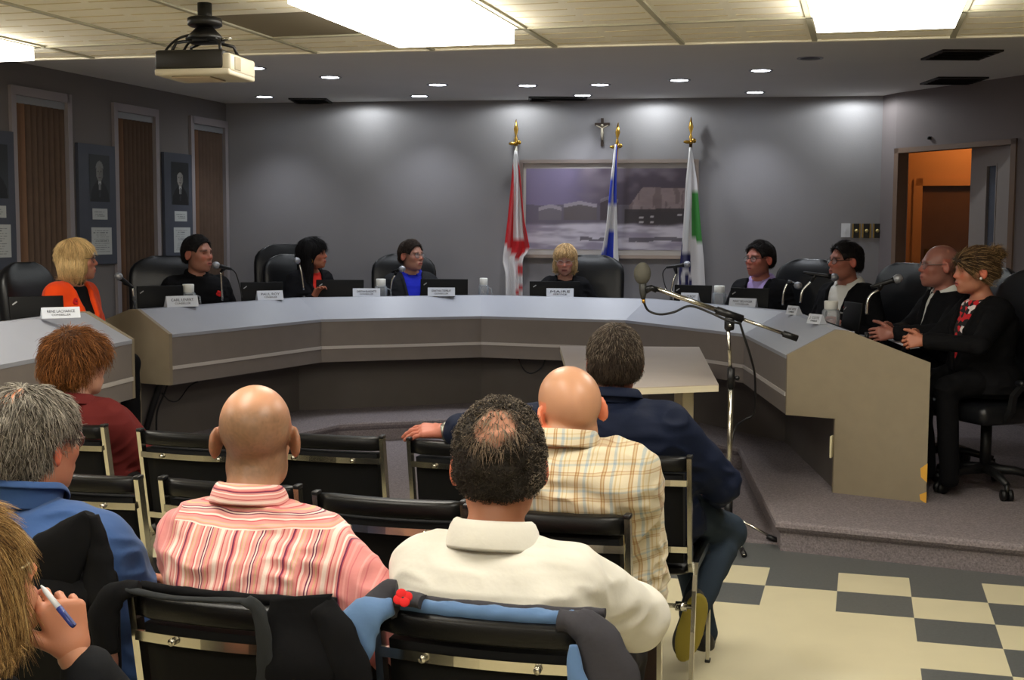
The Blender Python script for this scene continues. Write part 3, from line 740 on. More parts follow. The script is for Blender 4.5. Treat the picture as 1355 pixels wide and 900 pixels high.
# ------------------------------------------------------------------ microphone boom stand
SY_ = 6.35
bp = PZ(963, 712, .004); SYb = bp.y
t = thing('microphone_stand', 'chrome boom microphone stand with tripod feet standing in front of the curved desk', 'microphone stand', (bp.x, bp.y, 0), 0)
top = PY(963, 424, SYb); mid = PY(962, 500, SYb)
m = MB(); m.tube([(bp.x, bp.y, .12), (bp.x, bp.y, mid.z)], .0135, 12); obj('lower_tube', m, m_chromew, t, True)
m = MB(); m.tube([(bp.x, bp.y, mid.z), top], .010, 12); obj('upper_tube', m, m_chromew, t, True)
m = MB(); m.tube([(bp.x, bp.y, mid.z - .05), (bp.x, bp.y, mid.z + .05)], .02, 12); m.ball((bp.x + .03, bp.y - .01, mid.z), .013); obj('height_clutch', m, m_black, t, True)
A_, B_ = PY(868, 382, SYb), PY(1055, 448, SYb)
jp = PY(966, 418, SYb); dirb = (B_ - A_).normalized()
m = MB(); m.tube([A_, A_ + (B_ - A_) * .52], .0125, 12); obj('boom_tube', m, m_chromew, t, True)
m = MB(); m.tube([A_ + (B_ - A_) * .52, B_], .0085, 12); obj('boom_tail', m, m_chromew, t, True)
m = MB(); m.tube([B_ - dirb * .075, B_], .0165, 12); obj('counterweight', m, m_black, t, True)
cj = A_ + (B_ - A_) * .52
m = MB(); m.tube([cj - dirb * .07, cj + dirb * .07], .02, 12); m.box(cj + Vector((0, 0, -.045)), (.05, .03, .07), bev=.012); m.tube([cj + Vector((0, 0, -.08)), top], .018, 10); obj('swivel_joint', m, m_black, t, True)
m = MB(); c = cj + Vector((0, -.022, -.05)); m.tube([c, c + Vector((0, -.012, 0))], .010, 10); obj('knob', m, m_chrome, t, True)
for k, (ex, ey) in enumerate(((1030, 716), (985, 735), (948, 706))):
    e = PZ(ex, ey, .012); m = MB(); m.tube([(bp.x, bp.y, .13), e], .008, 8); m2 = m; lg = obj('tripod_leg', m, m_chromew, t, True)
    m = MB(); m.tube([e + (Vector((bp.x, bp.y, .1)) - e).normalized() * .06, e], .014, 8); obj('rubber_foot', m, m_black, lg, True) if False else obj('rubber_foot', m, m_black, t, True)
m = MB(); m.tube([(bp.x, bp.y, .1), (bp.x, bp.y, .2)], .022, 10); obj('leg_hub', m, m_black, t, True)
# the microphone with its foam ball is clipped to the boom
ma, mb_ = PY(852, 392, SYb), PY(849.5, 350, SYb)
t = thing('foam_microphone', 'microphone with a grey foam ball windscreen clipped to the end of the boom stand', 'microphone', ma, 0)
m = MB(); m.tube([PY(851, 396, SYb), PY(851, 388, SYb), PY(850, 372, SYb)], [.010, .018, .02], 12); obj('body', m, mat('dark_grey_mic', (52, 52, 50), .5), t, True)
m = MB(); f0 = PY(850, 362, SYb); m.ball(f0, (.043, .043, .056), 20, 14); obj('foam_windscreen', m, mat('olive_grey_foam', (88, 86, 78), .95, bump=.6, bscale=300), t, True)
m = MB(); m.tube([PY(854, 384, SYb), PY(862, 381, SYb), PY(869, 384, SYb)], [.02, .016, .016], 10); obj('clip', m, m_black, t, True)
m = MB(); m.tube([PY(851.5, 396, SYb), PY(852, 401, SYb)], .009, 10); obj('plug', m, m_brass, t, True)
cable('microphone_cable', 'black cable looping from the foam microphone along the boom', [PY(852, 400, SYb), PY(858, 411, SYb), PY(873, 416, SYb), PY(892, 413, SYb), PY(913, 405, SYb), PY(940, 414, SYb - .03), PY(962, 424, SYb - .04), PY(978, 428, SYb - .04)], .006)
cable('microphone_cable', 'black cable hanging from the boom joint down to the carpet', [PY(979, 427, SYb - .03), PY(986, 450, SYb - .02), PY(994, 475, SYb), PY(999, 500, SYb + .1), PY(998, 545, SYb + .2), PY(985, 556, SYb + .2), PY(972, 568, SYb + .15), PY(967, 600, SYb + .1), PY(966, 660, SYb + .08), Vector((bp.x + .02, bp.y + .10, .02)), Vector((bp.x + .10, bp.y + .35, .014))], .006)
# ------------------------------------------------------------------ back wall: framed painting, crucifix, flags, switches
m_pic = mat('painted_sheet', (255, 255, 255), .5, attr=True)
m_gold = mat('gold_finial', (190, 150, 70), .28, metal=1.0)
def smooth(a, b, x): t = np.clip((x - a) / (b - a), 0, 1); return t * t * (3 - 2 * t)
def mixc(a, b, t): t = np.asarray(t)[:, None]; return np.asarray(a) * (1 - t) + np.asarray(b) * t
def L3(r, g, b): return np.array(lin((r, g, b)))
def paint_winter(u, v):
    n1 = fbm(u * 5, v * 4, u * 0 + 1.3); n2 = fbm(u * 14, v * 18, u * 0 + 4.1); z = np.zeros_like(u)
    c = mixc(L3(128, 118, 150), L3(74, 64, 78), smooth(.3, .62, u * .8 + n1 * .35))
    c = mixc(c, L3(168, 156, 170), smooth(.45, .75, n1) * .5 * (v > .5))
    # far dark shore, low buildings
    c = mixc(c, L3(104, 98, 110), ((v < .54 + .03 * n2) & (v > .3)) * .8)
    for (a, b, t, r) in ((.08, .22, .50, 0), (.23, .43, .54, 1), (.45, .56, .60, 2)):
        body = (u > a) & (u < b) & (v < t + .05 * (1 - abs((u - a) / (b - a) - .5) * 2)) & (v > .36)
        c = mixc(c, [L3(118, 112, 122), L3(104, 96, 100), L3(72, 62, 68)][r], body * .9)
        roof = (u > a) & (u < b) & (abs(v - (t + .04 * (1 - abs((u - a) / (b - a) - .5) * 2))) < .022)
        c = mixc(c, L3(168, 160, 172), roof * (.8 if r < 2 else .3))
    # cliff at the right and dark barn under it
    top = .77 - .02 * n2; left = .63 + (.77 - v) * .32
    cl = (u > .63) & (v < top) & (v > .47) & (u > .63 + (v < .77) * (.75 - v) * -.35 + .07)
    c = mixc(c, L3(150, 132, 134) * 1.0, cl * (.55 + .45 * n2))
    c = mixc(c, L3(96, 80, 84), (cl & (fbm(u * 40, v * 3, z) > .5)) * .6)
    barn = (u > .60) & (v < .5 + .03 * (u - .6)) & (v > .27 + .06 * n2)
    c = mixc(c, L3(58, 52, 58), barn * .95)
    for a, b in ((.70, .40), (.765, .41), (.93, .43), (.70, .345), (.765, .345)):
        c = mixc(c, L3(196, 190, 196), ((abs(u - a) < .013) & (abs(v - b) < .012)) * .8)
    # snow and rapids in front
    sn = smooth(.34, .29, v + .12 * (n1 - .5) + .10 * (u - .3) * 0)
    snow = mixc(L3(150, 142, 162), L3(206, 200, 214), smooth(.3, .65, fbm(u * 7, v * 16, z + 2)))
    c = c * (1 - sn[:, None]) + snow * sn[:, None]
    st = (abs(v - .115 - .03 * n1) < .022 + .01 * n2) & (((u > .33) & (u < .52)) | (u > .63)) & (n2 > .32)
    c = mixc(c, L3(92, 86, 98), st * .9)
    return c
def on_back(px, py, off=0.0): p = back_pt(px, py); return p + bn * off
bl, tr = on_back(688, 341), on_back(925, 211)
pw = (tr - bl).dot(bt); ph = tr.z - bl.z
t = thing('framed_painting', 'wide framed painting of a snowy village and cliff hanging behind the three flags', 'painting', bl + bt * (pw / 2), 0)
def wallbox(mb, u0, u1, z0, z1, d0, d1, base=bl):
    a, b = base + bt * u0 + bn * d0, base + bt * u1 + bn * d0; a.z = b.z = base.z
    mb.ext([a + Vector((0, 0, z0)), b + Vector((0, 0, z0)), b + Vector((0, 0, z1)), a + Vector((0, 0, z1))], bn * (d1 - d0)); return mb
f = MB(); w = .03
for (a, b, c, d) in ((0, pw, 0, w), (0, pw, ph - w, ph), (0, w, w, ph - w), (pw - w, pw, w, ph - w)): wallbox(f, a, b, c, d, .002, .04)
obj('frame', f, mat('brushed_pewter_frame', (150, 140, 138), .35, metal=.6), t, True)
f = MB(); wallbox(f, w, pw - w, w, ph - w, .004, .02); obj('mount_board', f, mat('pale_mount_board', (190, 184, 180), .7), t, True)
painted('canvas', pw - 2 * w - .05, ph - 2 * w - .09, 150, 90, paint_winter, m_pic, bl + bt * (w + .025) + Vector((0, 0, w + .045)) + bn * .022, bt, (0, 0, 1), t)

c = on_back(797, 175)
t = thing('crucifix', 'small dark crucifix with a pale figure on the wall above the painting', 'crucifix', c, 0)
f = MB(); h2 = (on_back(797, 156) - on_back(797, 193)).length / 2; q = on_back(797, 156).z
wallbox(f, -.012, .012, -h2, h2, .001, .018, c); wallbox(f, -.065, .065, h2 * .48, h2 * .48 + .022, .001, .018, c); obj('cross', f, mat('dark_wood', (58, 46, 38), .5), t, True)
f = MB(); zc = c + bn * .026 + Vector((0, 0, h2 * .1))
f.tube([zc + Vector((0, 0, .02)), zc + Vector((0, 0, -.03)), zc + Vector((0.004, 0, -.08))], [.011, .012, .007], 8); f.ball(zc + Vector((0, 0, .045)), .012)
for s_ in (-1, 1): f.tube([zc + Vector((0, 0, .02)), zc + bt * (s_ * .05) + Vector((0, 0, .045))], [.006, .004], 6)
obj('figure', f, mat('ivory_figure', (200, 190, 170), .4), t, True)

m_cloth = mat('flag_cloth', (255, 255, 255), .75, attr=True, sheen=.2)
def flag(label, pole, Y, ztip, left, right, colfn, folds, pole_m, spear):
    """pole: (px, py) of the tip; left/right: silhouette points (px,py) from top to bottom at depth Y"""
    b = PY(pole[0], pole[1], Y); t = thing('flag', label, 'flag', (b.x, b.y, PLAT), 0, None)
    px0 = pole[0]
    lean = PY(pole[2], 400, Y); ex = (lean.z - PLAT) / (b.z - lean.z); foot = lean + (lean - b) * ex; foot.z = PLAT + .03
    tip = b; d = (tip - foot).normalized()
    f = MB(); f.tube([foot, tip - d * .22], .014, 10); obj('pole', f, pole_m, t, True)
    f = MB(); R = d.to_track_quat('Z', 'Y').to_matrix()
    f.lathe([(.012, -.23), (.017, -.22), (.010, -.2), (.016, -.17), (.010, -.15), (.007, -.14), (.022, -.085), (.016, -.06), (.002, 0)], 12, tip, R)
    f.v = [tuple(Vector(v)) for v in f.v]; obj('finial', f, m_gold, t, True)
    f = MB(); f.lathe([(.17, 0), (.17, .02), (.05, .05), (.02, .12), (.018, .14)], 20, (foot.x, foot.y, PLAT)); obj('base', f, m_gold, t, True)
    f = MB(); a = tip - d * .2; f.ball(a + Vector((-.03, -.02, -.01)), (.035, .012, .015)); f.ball(a + Vector((.025, -.02, .0)), (.02, .01, .02)); obj('cord_bow', f, m_gold, t, True)
    ys = np.linspace(left[0][1], left[-1][1], 40)
    Lx = np.interp(ys, [p[1] for p in left], [p[0] for p in left]); Rx = np.interp(ys, [p[1] for p in right], [p[0] for p in right])
    rows = []; U = np.linspace(0, 1, 44); cu, cv = [], []
    for j, y in enumerate(ys):
        v = j / (len(ys) - 1); row = []
        for u in U:
            p = PY(Lx[j] + (Rx[j] - Lx[j]) * u, y, Y)
            dep = math.sin(u * folds * 2 * PI + 1.2 * math.sin(v * 3)) * .026 * (.25 + .75 * min(1, v * 2.5)) + .02 * math.sin(u * 5 + v * 4)
            row.append(p + Vector((0, -dep - .066, 0))); cu.append(u); cv.append(y); 
        rows.append(row)
    m = MB(); m.grid(rows); nfront = len(m.v)
    m.col = colfn(np.array(cu), np.array(cv), np.interp(cv, ys, Lx) + (np.interp(cv, ys, Rx) - np.interp(cv, ys, Lx)) * np.array(cu))
    o = obj('cloth', m, m_cloth, t, True, normals=False)
    s_ = o.modifiers.new('thickness', 'SOLIDIFY'); s_.thickness = .006; s_.offset = 0
    return t
WHT, RED, BLU, GRN, NVY = L3(214, 212, 214), L3(190, 16, 28), L3(22, 52, 178), L3(48, 128, 48), L3(28, 28, 84)
def c_red(u, y, x):
    c = np.tile(RED, (len(u), 1))
    c[(x > 679.5) & (x < 684 + (y - 200) * .08) & (y < 316)] = WHT
    c[(y < 216) & (x < 690)] = WHT
    c[(y > 322 + (x - 666) * 1.05) & (x < 681)] = WHT
    c[(y > 346 - (x - 681) * .9) & (x >= 681)] = WHT
    c[(x > 684) & (abs(y - 356 - (x - 690) * -.2) < 9 - abs(x - 690) * .5) & (x > 685)] = RED
    c[(x > 682) & (y > 384 - (x - 682) * .9) & (y < 391 - (x - 682) * .9)] = RED
    return c
def c_blue(u, y, x):
    c = np.tile(WHT, (len(u), 1)); r = u
    c[(x > 811.5) & (y < 270) & (r > .5)] = BLU
    c[(r < .35) & (y > 238) & (y < 272)] = BLU
    c[(y > 308 + (r < .3) * 22 - r * 6) & (r < .72)] = BLU
    c[(y > 382)] = BLU
    return c
def c_green(u, y, x):
    c = np.tile(WHT, (len(u), 1))
    c[(x > 914.5) & (y > 252 + (x - 915) * .3) & (y < 314 + (x - 915) * .8)] = GRN
    e = (x > 896) & (x < 913.5) & (y > 336) & (y < 386); c[e] = NVY
    rr = np.hypot((x - 906) / 7.5, (y - 366) / 11); c[(rr < 1) & (rr > .0) & (x < 913)] = WHT
    c[(np.hypot((x - 908) / 3.6, (y - 368) / 5.5) < 1)] = NVY
    c[(x < 900.5) & (y > 322) & (y < 362) & (u < .12)] = NVY
    c[(x > 911) & (x < 915) & (y > 368)] = NVY
    return c
YF = 11.02
flag('red and white flag with a maple leaf hanging left of the painting', (683, 158, 681), 11.12, 0, [(681, 200), (679, 216), (672, 290), (665, 345), (669, 362), (670, 460)], [(684, 200), (688, 230), (693, 290), (701, 330), (691, 342), (691, 460)], c_red, 2.0, mat('pale_pole', (190, 184, 170), .35), 0)
flag('blue and white flag hanging from a gold tipped pole beside the central chair', (818, 162, 806), 10.98, 0, [(813, 192), (807, 240), (801, 300), (793, 345), (796, 372), (804, 384), (804, 460)], [(815.5, 192), (815, 260), (817, 330), (819, 360), (812, 384), (811, 460)], c_blue, 1.5, mat('gold_pole', (150, 110, 50), .3, metal=.8), 0)
flag('white flag with green corner and navy emblem hanging right of the painting', (914.5, 155, 911), 10.9, 0, [(911, 196), (906, 240), (902, 300), (898, 345), (893, 390), (892, 460)], [(914, 196), (921, 240), (926, 300), (930, 345), (932, 390), (933, 460)], c_green, 1.5, mat('brown_pole', (70, 48, 30), .4), 0)

def wallplate(lab, x0, y0, x1, y1, mm, kind):
    a = on_back((x0 + x1) / 2, (y0 + y1) / 2); w = (on_back(x1, y0) - on_back(x0, y0)).length; h = on_back(x0, y0).z - on_back(x0, y1).z
    t = thing('light_switch' if kind == 's' else 'dimmer_switch', lab, 'switch', a, 0)
    f = MB(); wallbox(f, -w / 2, w / 2, -h / 2, h / 2, .001, .008, a); obj('plate', f, mm, t, True)
    if kind == 's': f = MB(); wallbox(f, -.006, .006, -.015, .015, .008, .016, a); obj('toggle', f, mm, t, True)
    else:
        f = MB(); wallbox(f, -w * .34, w * .34, -h * .5, h * .5, .008, .011, a); obj('black_insert', f, m_black, t, True)
        f = MB(); f.ball(a + bn * .016, (.016, .016, .016)); obj('knob', f, mat('pale_brass_knob', (226, 206, 140), .3, metal=.7), t, True)
wallplate('white light switch plate on the back wall left of the three brass dimmers', 1113, 295.5, 1125, 314, mat('white_switch_plastic', (222, 224, 230), .4), 's')
mbp = mat('brass_plate', (150, 124, 70), .4, metal=.7)
for k, (a, b) in enumerate(((1127.5, 1138.5), (1140.5, 1152.5), (1155, 1166.5))):
    wallplate(('brass and black dimmer switch nearest the white light switch', 'middle one of three brass and black dimmer switches', 'brass and black dimmer switch nearest the doorway wall')[k], a, 296, b, 315, mbp, 'd')

# ------------------------------------------------------------------ left wall: portrait panels
m_panel = mat('slate_blue_panel', (72, 76, 88), .6, noise=.04, nscale=10)
def portrait(kind):
    def fn(u, v):
        c = mixc(L3(52, 56, 60), L3(30, 33, 36), smooth(.1, .9, v + .2 * fbm(u * 4, v * 4, u * 0)))
        suit = (v < .46 - 1.1 * (u - .5) ** 2 * 1.3) & (abs(u - .5) < .46 - .1 * v)
        c = mixc(c, L3(16, 17, 19), suit * 1.0)
        sh = (v < .44) & (v > .12) & (abs(u - .5) < (v - .1) * .22); c = mixc(c, L3(176, 178, 178), sh * 1.0)
        tie = (v < .40) & (v > .1) & (abs(u - .5) < .025 + .02 * (v < .2)); c = mixc(c, L3(40, 40, 46), tie * 1.0)
        fc = ((u - .5) / .17) ** 2 + ((v - .62) / .19) ** 2 < 1; c = mixc(c, L3(150, 148, 142) * (.7 if kind == 0 else 1.0), fc * (.6 + .4 * smooth(.75, .3, u)))
        hr = (((u - .5) / .19) ** 2 + ((v - .70) / .17) ** 2 < 1) & (v > .70 + .06 * np.cos((u - .5) * 9)); c = mixc(c, L3(28, 28, 30) if kind else L3(120, 120, 118), hr * 1.0)
        for sx in (-1, 1): c = mixc(c, L3(40, 38, 38), (((u - .5 - sx * .065) / .03) ** 2 + ((v - .645) / .014) ** 2 < 1) * .9)
        c = mixc(c, L3(70, 56, 54), (((u - .5) / .06) ** 2 + ((v - .52) / .014) ** 2 < 1) * .8)
        c = mixc(c, L3(96, 90, 86), ((abs(u - .5) < .015) & (v > .56) & (v < .63)) * .6)
        return c
    return fn
def sheet(seed, rows):
    r = np.random.default_rng(seed)
    L_ = r.random(40) * .3
    def fn(u, v):
        c = np.tile(L3(188, 192, 192), (len(u), 1)); k = np.floor(v * rows).astype(int); fr = v * rows - k
        ln = (fr > .35) & (fr < .6) & (u > .1 + L_[k % 40] * .5) & (u < .9 - L_[(k * 7 + 3) % 40] * .9) & (k > 0) & (k < rows - 1) & (fbm(u * 40, k * 3.1, u * 0) > .36)
        c[ln] = L3(96, 100, 104); return c
    return fn
UPZ = Vector((0, 0, 1)); LR = -ldir           # along the wall, right in the picture
def lpt(px, py, off): p = lw(left_s(px)); return Vector((p.x, p.y, left_z(px, py))) + nl * off
def portrait_panel(label, panel, photo, plate, text, kind, seed):
    (x0, yt, x1, yb) = panel
    s0, s1 = left_s(x0), left_s(x1); zt = (left_z(x0, yt[0]) + left_z(x1, yt[1])) / 2; zb = (left_z(x0, yb[0]) + left_z(x1, yb[1])) / 2
    t = thing('portrait_panel', label, 'portrait', lw((s0 + s1) / 2) + Vector((0, 0, (zt + zb) / 2)), 0)
    f = MB(); f.ext([lw(s0) + UPZ * zb + nl * .002, lw(s1) + UPZ * zb + nl * .002, lw(s1) + UPZ * zt + nl * .002, lw(s0) + UPZ * zt + nl * .002], nl * .025); obj('panel', f, m_panel, t, True)
    for nm, (a, b, c, d), fn, nx, ny in (('photograph', photo, portrait(kind), 44, 70), ('name_plate', plate, sheet(seed, 5), 40, 20), ('text_sheet', text, sheet(seed + 1, 13), 50, 66)):
        sa, sb = left_s(a), left_s(c); z1 = (left_z(a, b) + left_z(c, b)) / 2; z0 = (left_z(a, d) + left_z(c, d)) / 2
        painted(nm, sa - sb, z1 - z0, nx, ny, fn, m_pic, lw(sa) + UPZ * z0 + nl * .029, LR, UPZ, t)
portrait_panel('slate blue panel with a dim grey haired portrait, just behind the woman in orange', (99, (188, 195), 148, (353, 347)), (113, 205, 140, 267), (116, 276, 136, 290.5), (114, 301, 141, 337), 0, 11)
portrait_panel('slate blue panel with a smiling dark haired portrait, nearest the back corner', (213, (201, 205), 249.5, (340, 337)), (222, 215, 245, 271), (225.5, 279.5, 242, 293), (224, 301, 246, 334), 1, 21)
portrait_panel('slate blue panel partly out of the picture, before the first tall window', (-42, (168, 175), 14, (361, 354)), (-30, 190, 5, 262), (-24, 272, 1, 288), (-28, 297, 6.5, 341), 1, 31)

# ------------------------------------------------------------------ projector
YP = 5.12
pc = PY(272, 88, YP)
t = thing('projector', 'black and white projector hanging upside down under the tiled ceiling', 'projector', (pc.x, pc.y, pc.z), -.17)
m_pw = mat('white_projector_shell', (190, 182, 162), .45); m_pb = mat('black_projector_shell', (24, 22, 20), .45)
f = MB(); f.box((0, 0, -.036), (.31, .27, .026), bev=.008); obj('white_cover', f, m_pw, t)
f = MB(); f.box((-.012, -.002, .012), (.285, .262, .075), bev=.012); obj('body', f, m_pb, t)
f = MB(); f.box((.138, 0, .0), (.04, .262, .07), bev=.010); sp = obj('side_cover', f, m_pw, t)
f = MB(); f.box((.158, -.06, .0), (.006, .06, .05), bev=.002); obj('side_vent', f, mat('taupe_vent', (150, 140, 118), .6), sp)
f = MB(); f.box((-.02, -.02, -.052), (.16, .16, .006), bev=.002); obj('filter_cover', f, mat('taupe_cover', (176, 160, 138), .6), t)
f = MB(); f.tube([(.06, .12, 0), (.06, .16, 0)], .04, 16); obj('lens', f, m_black, t)
m_mount = mat('black_mount_metal', (14, 13, 12), .4)
f = MB(); zc_ = Z_TILE - pc.z; f.tube([(0, 0, .13), (0, 0, zc_ + .01)], .028, 16); obj('mount_pole', f, m_mount, t)
f = MB(); f.lathe([(.06, .155), (.068, .16), (.068, .185), (.06, .19)], 24); obj('mount_collar', f, m_mount, t)
f = MB(); f.lathe([(.075, .105), (.06, .125), (.03, .155)], 20); f.box((0, 0, .10), (.13, .09, .02), bev=.004)
for sx in (-1, 1):
    for sy in (-1, 1): f.tube([(sx * .02, sy * .03, .10), (sx * .09, sy * .07, .085), (sx * .10, sy * .09, .05)], .007, 6)
obj('mount_bracket', f, m_mount, t)
f = MB(); f.tube([(.05, -.02, .095), (.13, -.06, .10)], .007, 8); obj('adjusting_bolt', f, m_chrome, t)
for pts in ([(-.02, 0, .13), (-.10, -.02, .11), (-.16, -.02, .06), (-.175, -.02, .0), (-.15, -.0, -.01)], [(-.02, .02, .12), (-.08, .03, .10), (-.12, .04, .05)], [(.03, -.05, .10), (.08, -.07, .09), (.1, -.08, .05)]):
    q = cable('', None, pts, .005); obj('cable', q, m_black, t)

# ------------------------------------------------------------------ audience chairs
m_vinyl = mat('black_chair_vinyl', (10, 10, 11), .36, spec=.3, bump=.12, bscale=260)
m_vback = mat('black_chair_back_fabric', (13, 13, 14), .8, spec=.2, noise=.15, nscale=120)
def rounded_pad(mb, w, d, h, cz, cy, bow=0.0, n=10, crown=.02):
    """upholstered pad: w along x, d along y, h along z, bowed towards -y in the middle"""
    rows = []; X = np.linspace(-1, 1, n)
    for x in X:
        e = min(1, (1 - abs(x)) * 6 + .45); b = -bow * (1 - x * x); ring = []
        for k in range(16):
            a = 2 * PI * k / 16; ca, sa = math.cos(a), math.sin(a)
            ring.append(Vector((x * w / 2, cy + b + np.sign(ca) * abs(ca) ** .6 * d / 2 * e, cz + np.sign(sa) * abs(sa) ** .5 * h / 2 * (e * .06 + .94))))
        rows.append(ring)
    mb.grid(rows, closed=True); k = len(rows) * 16; b0 = len(mb.v) - k
    mb.f += [tuple(b0 + i for i in range(16))[::-1], tuple(b0 + k - 16 + i for i in range(16))]; mb.mi += [mb.cur] * 2; mb.sm += [False] * 2
def make_aud_chair():
    t = thing('stacking_chair', '', 'chair', (0, 0, 0), 0, 'black and chrome stacking chairs of the audience')
    lean = lambda z: -.205 - .065 * (z - .46) / .37
    f = MB(); rows = []
    for z in np.linspace(.475, .775, 6):
        row = []
        for x in np.linspace(-.205, .205, 9): row.append(Vector((x, lean(z) - .018 * (1 - (x / .205) ** 2) - .008, z)))
        rows.append(row)
    f.grid(rows); f.grid([[p + Vector((0, .05 + .012 * math.sin(PI * i / 5), 0)) for p in r] for i, r in enumerate(rows)], flip=True)
    n, m_ = 9, 6
    def rim(idx): 
        for a, b in zip(idx, idx[1:]): f.f.append((a, b, b + n * m_, a + n * m_)); f.mi.append(0); f.sm.append(False)
    rim([i for i in range(n)]); rim([(m_ - 1) * n + i for i in range(n)][::-1]); rim([i * n for i in range(m_)][::-1]); rim([i * n + n - 1 for i in range(m_)])
    obj('back_cushion', f, m_vback, t)
    f = MB(); rounded_pad(f, .452, .056, .050, .810, lean(.8) + .012, .022, 12); obj('top_rail', f, m_vinyl, t)
    for z in (.752, .525):
        f = MB(); f.bar([(x, lean(z) - .020 - .018 * (1 - (x / .22) ** 2), z) for x in np.linspace(-.22, .22, 9)], .020, .008, side=(0, 0, 1))
        if z > .6:
            for sx in (-.12, .12): f.tube([(sx, lean(z) - .038, z), (sx, lean(z) - .048, z)], .008, 8)
        obj('chrome_bar', f, m_chromew, t)
    for sx in (-1, 1):
        f = MB(); f.bar([(sx * .228, lean(.835), .835), (sx * .228, lean(.6), .6), (sx * .228, lean(.48), .48), (sx * .228, -.185, .452), (sx * .228, -.13, .445), (sx * .228, .18, .445)], .016, .028, side=(1, 0, 0)); obj('back_post', f, m_chromew, t)
        f = MB(); P = [(sx * .243, -.26, .0), (sx * .243, -.225, .25), (sx * .243, -.20, .38), (sx * .243, -.185, .425), (sx * .243, -.15, .452), (sx * .243, -.11, .455), (sx * .243, .13, .455), (sx * .243, .165, .450), (sx * .243, .19, .425), (sx * .243, .20, .38), (sx * .243, .225, .0)]
        f.bar(P, .014, .026, side=(1, 0, 0)); lg = obj('leg_frame', f, m_chromew, t)
        f = MB()
        for q in (P[0], P[-1]): f.box((q[0], q[1], .006), (.02, .032, .012), bev=.003)
        obj('foot_cap', f, m_black, lg)
        f = MB(); f.box((sx * .228, lean(.83), .838), (.02, .032, .012), bev=.003); obj('post_cap', f, m_black, t)
    f = MB(); f.tube([(-.24, -.215, .33), (.24, -.215, .33)], .008, 8)
    for sx in (-.2, .2): f.tube([(sx - .02, -.215, .33), (sx + .02, -.215, .33)], .016, 8)
    obj('cross_bar', f, m_chrome, t)
    f = MB(); rows = []
    for i, y in enumerate(np.linspace(-.19, .235, 9)):
        row = []
        e = min(1, (1 - abs(i - 4) / 4) * 4 + .3)
        for k in range(20):
            a = 2 * PI * k / 20; ca, sa = math.cos(a), math.sin(a); row.append(Vector((np.sign(ca) * abs(ca) ** .35 * .222 * (.9 + .1 * e), y, .440 + np.sign(sa) * abs(sa) ** .6 * .03 * e)))
        rows.append(row)
    f.grid(rows, closed=True); b0 = len(f.v) - 180; f.f += [tuple(range(b0, b0 + 20))[::-1], tuple(range(b0 + 160, b0 + 180))]; f.mi += [0, 0]; f.sm += [False, False]
    obj('seat', f, m_vinyl, t)
    for o_ in t.children_recursive:
        for v in o_.data.vertices: v.co.x *= .935
    return t
AFW = Vector((SY, CY, 0)); ARG = Vector((CY, -SY, 0))
aud = {}
proto = None
aud_list = [('a', (-1.70, 4.67), 0, 'black chrome framed chair under the woman in the maroon jacket'),
 ('b', (-1.128, 4.457), 0, 'empty black chair in the front row right beside the woman in the maroon jacket'),
 ('c', (-.657, 4.443), 0, 'empty front row black chair directly beyond the head of the bald man in pink stripes'),
 ('d', (-.147, 4.294), 0, 'front row black chair whose top rail the navy jacketed man rests his hand on'),
 ('q', (.366, 4.08), 0, 'black chair of the man in the navy jacket, chrome legs standing on cream tiles'),
 ('e', (-1.29, 3.70), 0, 'black chair in the second row just beyond the man in the blue fleece'),
 ('f', (-.806, 3.58), 0, 'empty second row black chair just left of and beyond the pink striped shirt'),
 ('g', (-.33, 3.385), 0, 'empty second row black chair between the pink striped shirt and the white polo shirt'),
 ('h', (.091, 3.227), 0, 'black chair of the bald man in the plaid shirt'),
 ('k', (-1.057, 2.64), 0, 'black chair of the man in the blue fleece'),
 ('i', (-.547, 2.425), 0, 'black chair of the bald man in pink stripes, dark hoodie over its back'),
 ('j', (-.05, 2.335), 0, 'black chair of the white polo man, blue and grey jacket over its back'),
 ('z', (-.93, 1.44), .05, 'black chair under the blonde woman with the pen')]
for key, (x, y), dr, lab in aud_list:
    fw = Vector((math.sin(YAW + dr), math.cos(YAW + dr), 0)); root = Vector((x, y, 0)) + fw * .27
    if proto is None: proto = make_aud_chair(); c_ = proto; c_.location = root; c_.rotation_euler = (0, 0, -(YAW + dr)); c_['label'] = lab
    else: c_ = dup(proto, root, -(YAW + dr), lab)
    aud[key] = root

